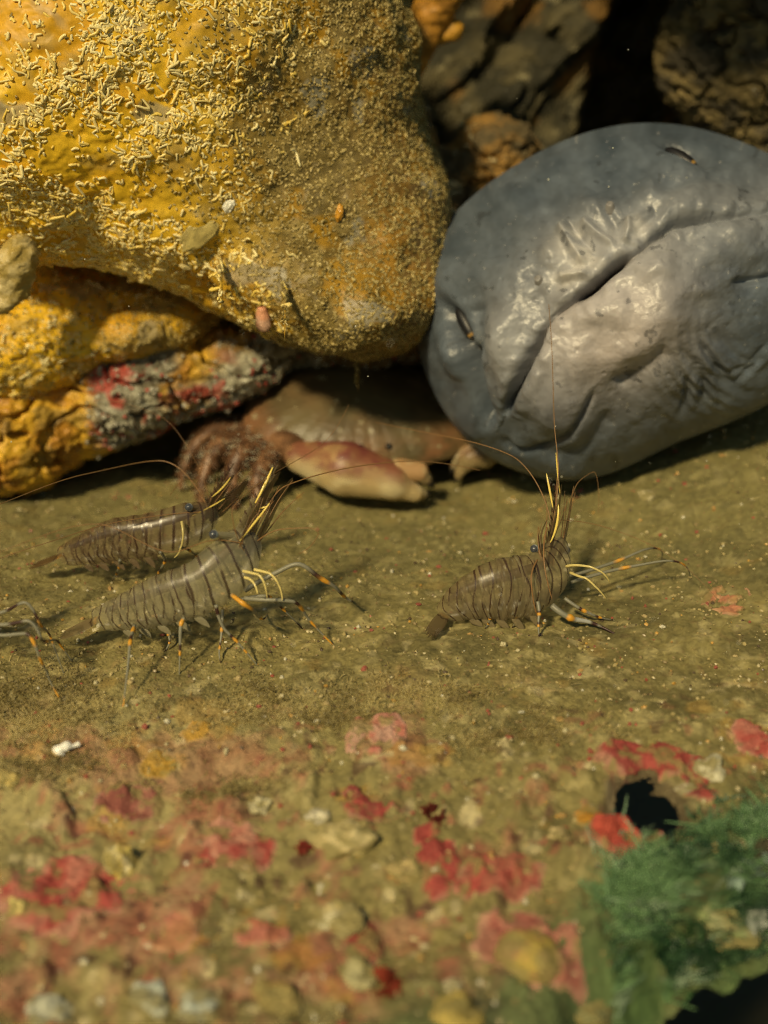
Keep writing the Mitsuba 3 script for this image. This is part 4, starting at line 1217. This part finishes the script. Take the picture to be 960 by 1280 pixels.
R1, R2 = (0.40, 0.075, 0.06), (0.50, 0.18, 0.13)
crust(102, 1112, 98, 62, R1, R2, 'broad red crust in the lower left, the largest red patch', 601)
crust(300, 1058, 52, 34, R1, (0.55, 0.26, 0.18), 'rose red crust right of the largest red patch', 602)
crust(152, 996, 44, 24, (0.26, 0.08, 0.06), (0.40, 0.17, 0.12), 'dull maroon crust above the largest red patch', 603)
crust(808, 958, 62, 26, R1, (0.30, 0.06, 0.05), 'arched red crust over the dark pit', 604, 0.16)
crust(880, 985, 30, 40, (0.25, 0.06, 0.05), R1, 'dark red crust along the right rim of the pit', 605)
crust(768, 1060, 30, 34, (0.48, 0.08, 0.05), R1, 'bright red crust left below the dark pit', 606, 0.18)
crust(612, 1095, 68, 30, R1, (0.38, 0.14, 0.09), 'long red crust in the middle of the foreground', 607)
crust(543, 1072, 26, 44, (0.34, 0.06, 0.05), R1, 'upright red crust left of the long one', 608)
crust(466, 925, 40, 30, R2, (0.62, 0.36, 0.27), 'pale pink crust in the middle of the floor', 609)
crust(660, 1195, 78, 52, (0.34, 0.09, 0.07), (0.46, 0.20, 0.14), 'purplish red crust beside the ochre lump', 610)
crust(915, 748, 36, 22, (0.52, 0.22, 0.12), (0.46, 0.28, 0.12), 'coral pink crust at the right edge of the floor', 611)
crust(945, 930, 26, 34, R1, R2, 'red crust at the right edge above the weed', 612)
crust(330, 1165, 46, 30, (0.50, 0.18, 0.10), R2, 'salmon crust among the lower stones', 613)
crust(205, 1165, 40, 26, (0.52, 0.24, 0.12), R2, 'orange pink crust below the largest red patch', 614)
crust(455, 1175, 28, 40, (0.30, 0.05, 0.04), R1, 'dark red crust near the bottom middle', 615)
crust(470, 1012, 46, 24, R1, (0.28, 0.06, 0.05), 'red crust left of the dark red weed', 616)
crust(265, 905, 34, 18, (0.52, 0.30, 0.05), (0.42, 0.27, 0.08), 'orange crust left of the middle', 617, 0.07, 'orange crust', 'orange_crust')
crust(196, 952, 28, 18, (0.55, 0.32, 0.05), (0.45, 0.28, 0.07), 'orange crust right of the white tube', 618, 0.07, 'orange crust', 'orange_crust')
crust(738, 1030, 22, 18, (0.55, 0.26, 0.03), (0.45, 0.25, 0.05), 'orange crust left of the dark pit', 619, 0.09, 'orange crust', 'orange_crust')

ICO = {k: trimesh.creation.icosphere(subdivisions=k, radius=1) for k in (1, 3, 4)}


def stone(px, py, rx, ry, col, label, seed, cat='pebble', name='pebble', flat=0.7, col2=None, group=None, mat='rock_mat', rough=0.75, sub=4):
    g = gpf(px, py + ry * 0.6)
    k = cmpx(g[1])
    q = np.array(ICO[sub].vertices)
    n = (1 + rough * (fbm(q * 1.1 + seed * 1.7, 3, seed) - 0.5) * 2 + 0.3 * rough * (fbm(q * 3.5 + seed, 3, seed + 1) - 0.5))[:, None]
    v = q * n * np.array([rx * k, rx * k * 0.8, ry * k * 0.9])
    a = (seed * 0.7) % 3
    v[:, :2] = v[:, :2] @ np.array([[math.cos(a * 0.3), -math.sin(a * 0.3)], [math.sin(a * 0.3), math.cos(a * 0.3)]])
    v = v + [g[0], g[1] + rx * k * 0.3, g[2] + ry * k * 0.05]
    c = lerp(col, np.asarray(col) * 0.62 if col2 is None else col2, ss(0.42, 0.62, fbm(q * 2.2 + seed, 3, seed + 2)))
    c = lerp(c, SILT, 0.85 * ss(0.37, 0.55, fbm(q * 1.7 + seed + 4, 4, seed + 6) + 0.10 * (0.3 - q[:, 2])))
    return tag(put(name, (v, np.array(ICO[sub].faces)), mat, c * (0.8 + 0.4 * fbm(q * 9 + seed, 2, seed))[:, None]), label, cat, group)


PALE, BLUISH = (0.62, 0.54, 0.34), (0.50, 0.54, 0.46)
stone(432, 1040, 38, 30, (0.60, 0.50, 0.26), 'cream knobbly stone on the red crust in the middle foreground', 1, col2=(0.42, 0.34, 0.15))
stone(150, 1072, 24, 40, (0.60, 0.46, 0.12), 'yellowish upright nodule in the middle of the largest red patch', 2, col2=(0.62, 0.55, 0.32))
stone(660, 1180, 50, 46, (0.44, 0.32, 0.07), 'round ochre lump at the bottom middle', 3, col2=(0.36, 0.15, 0.08), rough=0.25)
stone(190, 1236, 42, 30, BLUISH, 'large pale blue grey stone at the bottom left', 4, col2=(0.38, 0.40, 0.33))
stone(243, 1258, 32, 18, BLUISH, 'pale blue grey stone just right of the large one at the bottom left', 5)
stone(58, 1262, 38, 18, (0.52, 0.52, 0.40), 'pale flat stone in the bottom left corner', 6)
stone(888, 955, 22, 26, (0.60, 0.56, 0.38), 'pale oblong stone right above the dark pit', 7)
stone(322, 1002, 20, 13, (0.62, 0.55, 0.33), 'pale chip left of the middle of the foreground', 8, 'shell fragment', 'shell_fragment')
stone(398, 1020, 18, 10, (0.66, 0.60, 0.42), 'white chip above the cream knobbly stone', 9, 'shell fragment', 'shell_fragment')
stone(430, 1140, 34, 26, (0.50, 0.40, 0.18), 'tan stone with a bright end in the lower foreground', 10, col2=(0.66, 0.60, 0.38))
stone(405, 1152, 12, 10, (0.75, 0.70, 0.48), 'bright cream chip in front of the tan stone', 11, 'shell fragment', 'shell_fragment')
stone(450, 1210, 30, 24, (0.42, 0.38, 0.20), 'grey green stone near the bottom', 12)
stone(562, 1232, 20, 14, (0.64, 0.58, 0.38), 'pale chip at the bottom middle', 13, 'shell fragment', 'shell_fragment')
stone(505, 1085, 22, 18, (0.55, 0.42, 0.18), 'tan pebble left of the red crust', 14)
stone(570, 1265, 36, 22, (0.50, 0.38, 0.10), 'yellow stone at the bottom edge', 15)
stone(808, 617, 12, 9, (0.50, 0.44, 0.26), 'cream pebble right of the eel chin on the slope', 16, sub=3)
stone(10, 970, 16, 12, (0.60, 0.46, 0.16), 'yellow cream pebble at the left edge', 17)
stone(18, 1130, 18, 16, (0.62, 0.50, 0.18), 'yellow pebble at the left edge beside the largest red patch', 18)
stone(340, 1240, 34, 20, (0.44, 0.30, 0.10), 'brown stone in the bottom left third', 19)
stone(700, 1040, 14, 11, (0.56, 0.44, 0.22), 'small tan pebble left of the orange crust', 20, sub=3)
stone(860, 985, 14, 10, (0.5, 0.44, 0.28), 'small grey pebble above the pit', 26, sub=3)
stone(735, 1262, 34, 26, (0.20, 0.20, 0.09), 'olive stone at the lower right by the dark hole', 27)
stone(900, 1140, 44, 36, (0.20, 0.24, 0.10), 'green filmed stone beside the dark hole', 28, col2=(0.30, 0.30, 0.15))

# the white worm tube on the left
g = gpf(78, 945)
p = curve(np.array([g + [-0.10, 0, 0.05], g + [-0.02, -0.02, 0.22], g + [0.14, 0.05, 0.26], g + [0.26, 0.10, 0.22], g + [0.40, 0.16, 0.24]]), 30)
v, f = tube(p, np.linspace(0.15, 0.05, 30) * (1 + 0.25 * np.sin(np.linspace(0, 14, 30))), 12, 0.7)
tag(put('worm_tube', (v + 0.05 * (fbm(v * 5, 2, 4)[:, None] - 0.5), f), 'wet_mat', lerp((0.82, 0.80, 0.72), (0.70, 0.45, 0.08), ss(0.1, -0.05, (v - g) @ np.array([0.6, 0, 1.0])))),
    'curled white worm tube with a yellow base on the silt at the left', 'worm tube')

# pale grit scattered over the floor
n = 420
Yg = 20 + 30 * rng.random(n) ** 1.1
xy = np.c_[(rng.random(n) * 2 - 1) * Yg * 0.29, Yg]
xy = xy[(hole_d(xy[:, 0], xy[:, 1]) < -0.6) & (pit_r(xy[:, 0], xy[:, 1]) > 1.3)]
n = len(xy)
q = np.array(ICO[1].vertices)
r = rng.uniform(0.03, 0.085, n)
V = np.c_[xy, h_full(xy[:, 0], xy[:, 1]) + r * 0.2][:, None] + q[None] * r[:, None, None] * rng.uniform(0.5, 1.5, (n, 1, 3)) * rng.uniform(0.8, 1.2, (n, len(q), 1))
F = (np.array(ICO[1].faces)[None] + (np.arange(n) * len(q))[:, None, None]).reshape(-1, 3)
pal = np.array([(0.50, 0.44, 0.26), (0.44, 0.34, 0.16), (0.56, 0.52, 0.38), (0.42, 0.26, 0.09), (0.30, 0.09, 0.06)])
s = put('shell_grit', (V.reshape(-1, 3), F), 'rock_mat', np.repeat(pal[rng.choice(5, n)], len(q), 0))
tag(s, 'pale shell grit strewn over the silt', 'grit', kind='stuff')


# weeds
def fronds(name, base, n, L, W, spread, cols, label, cat, seed, droop=0.4, wave=0.25, up=(0, -0.25, 1.0)):
    r = np.random.default_rng(seed)
    key = thing(name, label, cat)
    for i in range(n):
        b = base + np.r_[r.normal(0, spread, 2), -0.08]
        d = unit(np.array(up) + np.r_[r.normal(0, 0.65, 2), 0])
        side = unit(np.cross(d, r.normal(size=3)))
        l, w = L * r.uniform(0.6, 1.3), W * r.uniform(0.7, 1.3)
        u = np.linspace(0, 1, 16)
        q = np.linspace(-1, 1, 7)
        nrm = np.cross(d, side)
        wid = w * np.sin(np.clip(u * 0.9 + 0.08, 0, 1) * np.pi) ** 0.7 * (1 + 0.25 * np.sin(u * 17 + i))
        c = b + d * (l * u)[:, None] - np.array([0, 0, 1.0]) * (droop * l * u ** 2)[:, None]
        g = c[:, None] + side * (wid[:, None] * q)[..., None] + nrm * ((wave * w) * np.sin(u[:, None] * 9 + q[None] * 2 + i) + 0.3 * w * q[None] ** 2)[..., None]
        col = lerp(cols[0], cols[1], r.random()) * r.uniform(0.75, 1.2)
        put('frond', (g.reshape(-1, 3), strip_faces(16, 7, False)), 'leaf_mat', np.repeat(lerp(col * 0.7, col * 1.15, u), 7, 0), key)
    return key


fronds('red_weed', gpf(540, 1022) + [0, 0, 0.0], 9, 0.55, 0.17, 0.18, ((0.12, 0.03, 0.025), (0.20, 0.05, 0.035)), 'dark maroon weed tuft in the middle of the foreground', 'seaweed', 801)
fronds('red_weed', gpf(487, 1232), 7, 0.75, 0.20, 0.2, ((0.26, 0.05, 0.03), (0.36, 0.07, 0.04)), 'red weed blades at the bottom left of the middle', 'seaweed', 802)
fronds('red_weed', gpf(380, 1056), 5, 0.40, 0.15, 0.14, ((0.22, 0.04, 0.03), (0.34, 0.07, 0.05)), 'red weed sprig left of the cream knobbly stone', 'seaweed', 803)
GREENS = ((0.03, 0.09, 0.035), (0.14, 0.24, 0.09))
for i, (px, py) in enumerate(((812, 1098), (868, 1150), (800, 1175), (925, 1075), (852, 1215))):
    fronds('green_frond', gpf(px, py), 16, 0.55, 0.075, 0.26, GREENS, ['broad green blades just right of the dark pit', 'broad green blades in the middle of the green corner growth', 'broad green blades at the left edge of the green corner growth',
           'broad green blades at the right edge above the pale weed', 'broad green blades hanging at the lip of the dark corner hole'][i], 'seaweed', 820 + i, droop=0.7)
fronds('pale_weed', gpf(905, 1085), 11, 0.9, 0.22, 0.42, ((0.30, 0.42, 0.34), (0.38, 0.46, 0.38)), 'pale turquoise weed blades at the lower right edge', 'seaweed', 804, droop=0.8)
fronds('pale_weed', gpf(940, 1140), 6, 0.7, 0.2, 0.22, ((0.40, 0.46, 0.40), (0.48, 0.50, 0.44)), 'whitish weed blades above the dark hole at the right edge', 'seaweed', 805, droop=0.6)


def turf(name, spots, n, L, cols, parent=None, thin=0.018, seed=1, tips=None):
    r = np.random.default_rng(seed)
    base = []
    for (px, py, rx, ry), k in zip(spots, r.multinomial(n, np.array([s[2] * s[3] for s in spots], float) / sum(s[2] * s[3] for s in spots))):
        c, ex_, ey_ = gp(px, py), gp(px + rx, py), gp(px, py - ry)
        xy = c[:2] + r.normal(size=(k, 2)) * 0.55 * np.array([abs(ex_[0] - c[0]), abs(ey_[1] - c[1])])
        base.append(xy)
    xy = np.vstack(base)
    xy = xy[(fbm(np.c_[xy * 1.3, xy[:, 0] * 0], 3, seed) > (0.50 if tips is not None else 0.45)) & (hole_d(xy[:, 0], xy[:, 1]) < 0.55) & (pit_r(xy[:, 0], xy[:, 1]) > 1.0)]
    n = len(xy)
    b = np.c_[xy, h_full(xy[:, 0], xy[:, 1]) - 0.02]
    d = unit(np.c_[r.normal(0, 0.6, (n, 2)) + (0 if tips is None else 1.6 * np.c_[fbm(np.c_[b[:, :2] * 1.5, b[:, 0] * 0], 2, 71) - 0.5, fbm(np.c_[b[:, :2] * 1.5, b[:, 0] * 0], 2, 72) - 0.5] * 2), np.ones(n)])
    l = L * r.uniform(0.4, 1.3, n)
    s = np.linspace(0, 1, 4)[None, :, None]
    bend = np.c_[r.normal(0, 0.5, (n, 2)), np.zeros(n)]
    pth = b[:, None] + d[:, None] * l[:, None, None] * s + bend[:, None] * (l[:, None, None] * s) ** 2 / L
    V, F = many_tubes(pth, thin * np.array([1, 0.9, 0.8, 0.4])[None] * r.uniform(0.7, 1.4, (n, 1)), 3)
    col = lerp(cols[0], cols[1], np.clip(ss(0.35, 0.65, fbm(b * 0.9, 3, seed + 4)) + r.normal(0, 0.2, n), 0, 1))
    if tips is not None:
        col = lerp(col, tips, ss(0.60, 0.68, fbm(b * 1.3 + 5, 3, seed + 6)))
    return put(name, (V, F), 'stub_mat', np.repeat(col, 12, 0), parent)


k = thing('green_weed', 'bushy green weed filling the lower right corner around the dark hole', 'seaweed')
s = turf('frond_mass', [(850, 1135, 60, 60), (825, 1195, 45, 50), (880, 1080, 55, 40), (930, 1130, 50, 50), (800, 1130, 40, 30), (800, 1255, 40, 30), (940, 1060, 40, 40), (910, 1175, 50, 20)], 14000, 0.42, ((0.016, 0.05, 0.024), (0.15, 0.27, 0.12)), k, 0.028, 11, (0.24, 0.33, 0.22))
labels[s] = {'kind': 'stuff', 'label': 'fine green filaments of the weed'}
s = turf('algal_turf', [(60, 870, 110, 40), (170, 905, 60, 25), (30, 905, 60, 30), (330, 860, 50, 16), (480, 870, 90, 22), (620, 880, 90, 20), (300, 890, 60, 20), (60, 960, 70, 20), (260, 980, 90, 20), (660, 930, 100, 18), (400, 900, 80, 18)], 17000, 0.14, ((0.20, 0.155, 0.055), (0.42, 0.34, 0.14)), None, 0.014, 12)
tag(s, 'short brown fuzz of turf growing through the silt', 'algal turf', kind='stuff')

# loose grains over the floor
n = 19000
Yg = 18 + 38 * rng.random(n) ** 1.25
xy = np.c_[(rng.random(n) * 2 - 1) * (Yg * 0.31 + 1.5), Yg]
cl = fbm(np.c_[xy * 0.9, xy[:, 0] * 0], 3, 811)
xy = xy[(cl + 0.25 * rng.random(n) > 0.52) & (hole_d(xy[:, 0], xy[:, 1]) < 0.0) & (pit_r(xy[:, 0], xy[:, 1]) > 1.2)]
n = len(xy)
r = 0.010 + 0.050 * rng.random(n) ** 3.6
iv = np.array(ICO[1].vertices)[:12]; oc = trimesh.creation.icosphere(subdivisions=0, radius=1)
iv = np.array(oc.vertices)
b = np.c_[xy, h_full(xy[:, 0], xy[:, 1]) + r * 0.35]
V = (b[:, None] + iv[None] * r[:, None, None] * rng.uniform(0.6, 1.5, (n, 12, 1))).reshape(-1, 3)
F = (np.array(oc.faces)[None] + (np.arange(n) * 12)[:, None, None]).reshape(-1, 3)
pal = np.array([(0.55, 0.47, 0.27), (0.40, 0.32, 0.14), (0.24, 0.18, 0.08), (0.10, 0.07, 0.04), (0.34, 0.09, 0.06), (0.52, 0.30, 0.07), (0.66, 0.62, 0.48)])
col = pal[rng.choice(7, n, p=[0.12, 0.34, 0.30, 0.12, 0.05, 0.05, 0.02])]
s = put('sand', (V, F), 'stub_mat', np.repeat(col, 12, 0), smooth=False)
tag(s, 'coarse sand grains lying over the rock floor', 'sand', kind='stuff')

# specks adrift in the water
n = 110
Yp = rng.uniform(22, 52, n)
pos = np.array([at(rng.uniform(10, 950), rng.uniform(60, 900), y) for y in Yp])
pos = pos[pos[:, 2] > h_full(pos[:, 0], pos[:, 1]) + 0.4]
r = rng.uniform(0.010, 0.028, len(pos))
V = (pos[:, None] + iv[None] * r[:, None, None]).reshape(-1, 3)
F = (np.array(oc.faces)[None] + (np.arange(len(pos)) * 12)[:, None, None]).reshape(-1, 3)
s = put('drifting_specks', (V, F), 'stub_mat', (0.62, 0.60, 0.50))
tag(s, 'pale specks drifting in the water', 'specks', kind='stuff')
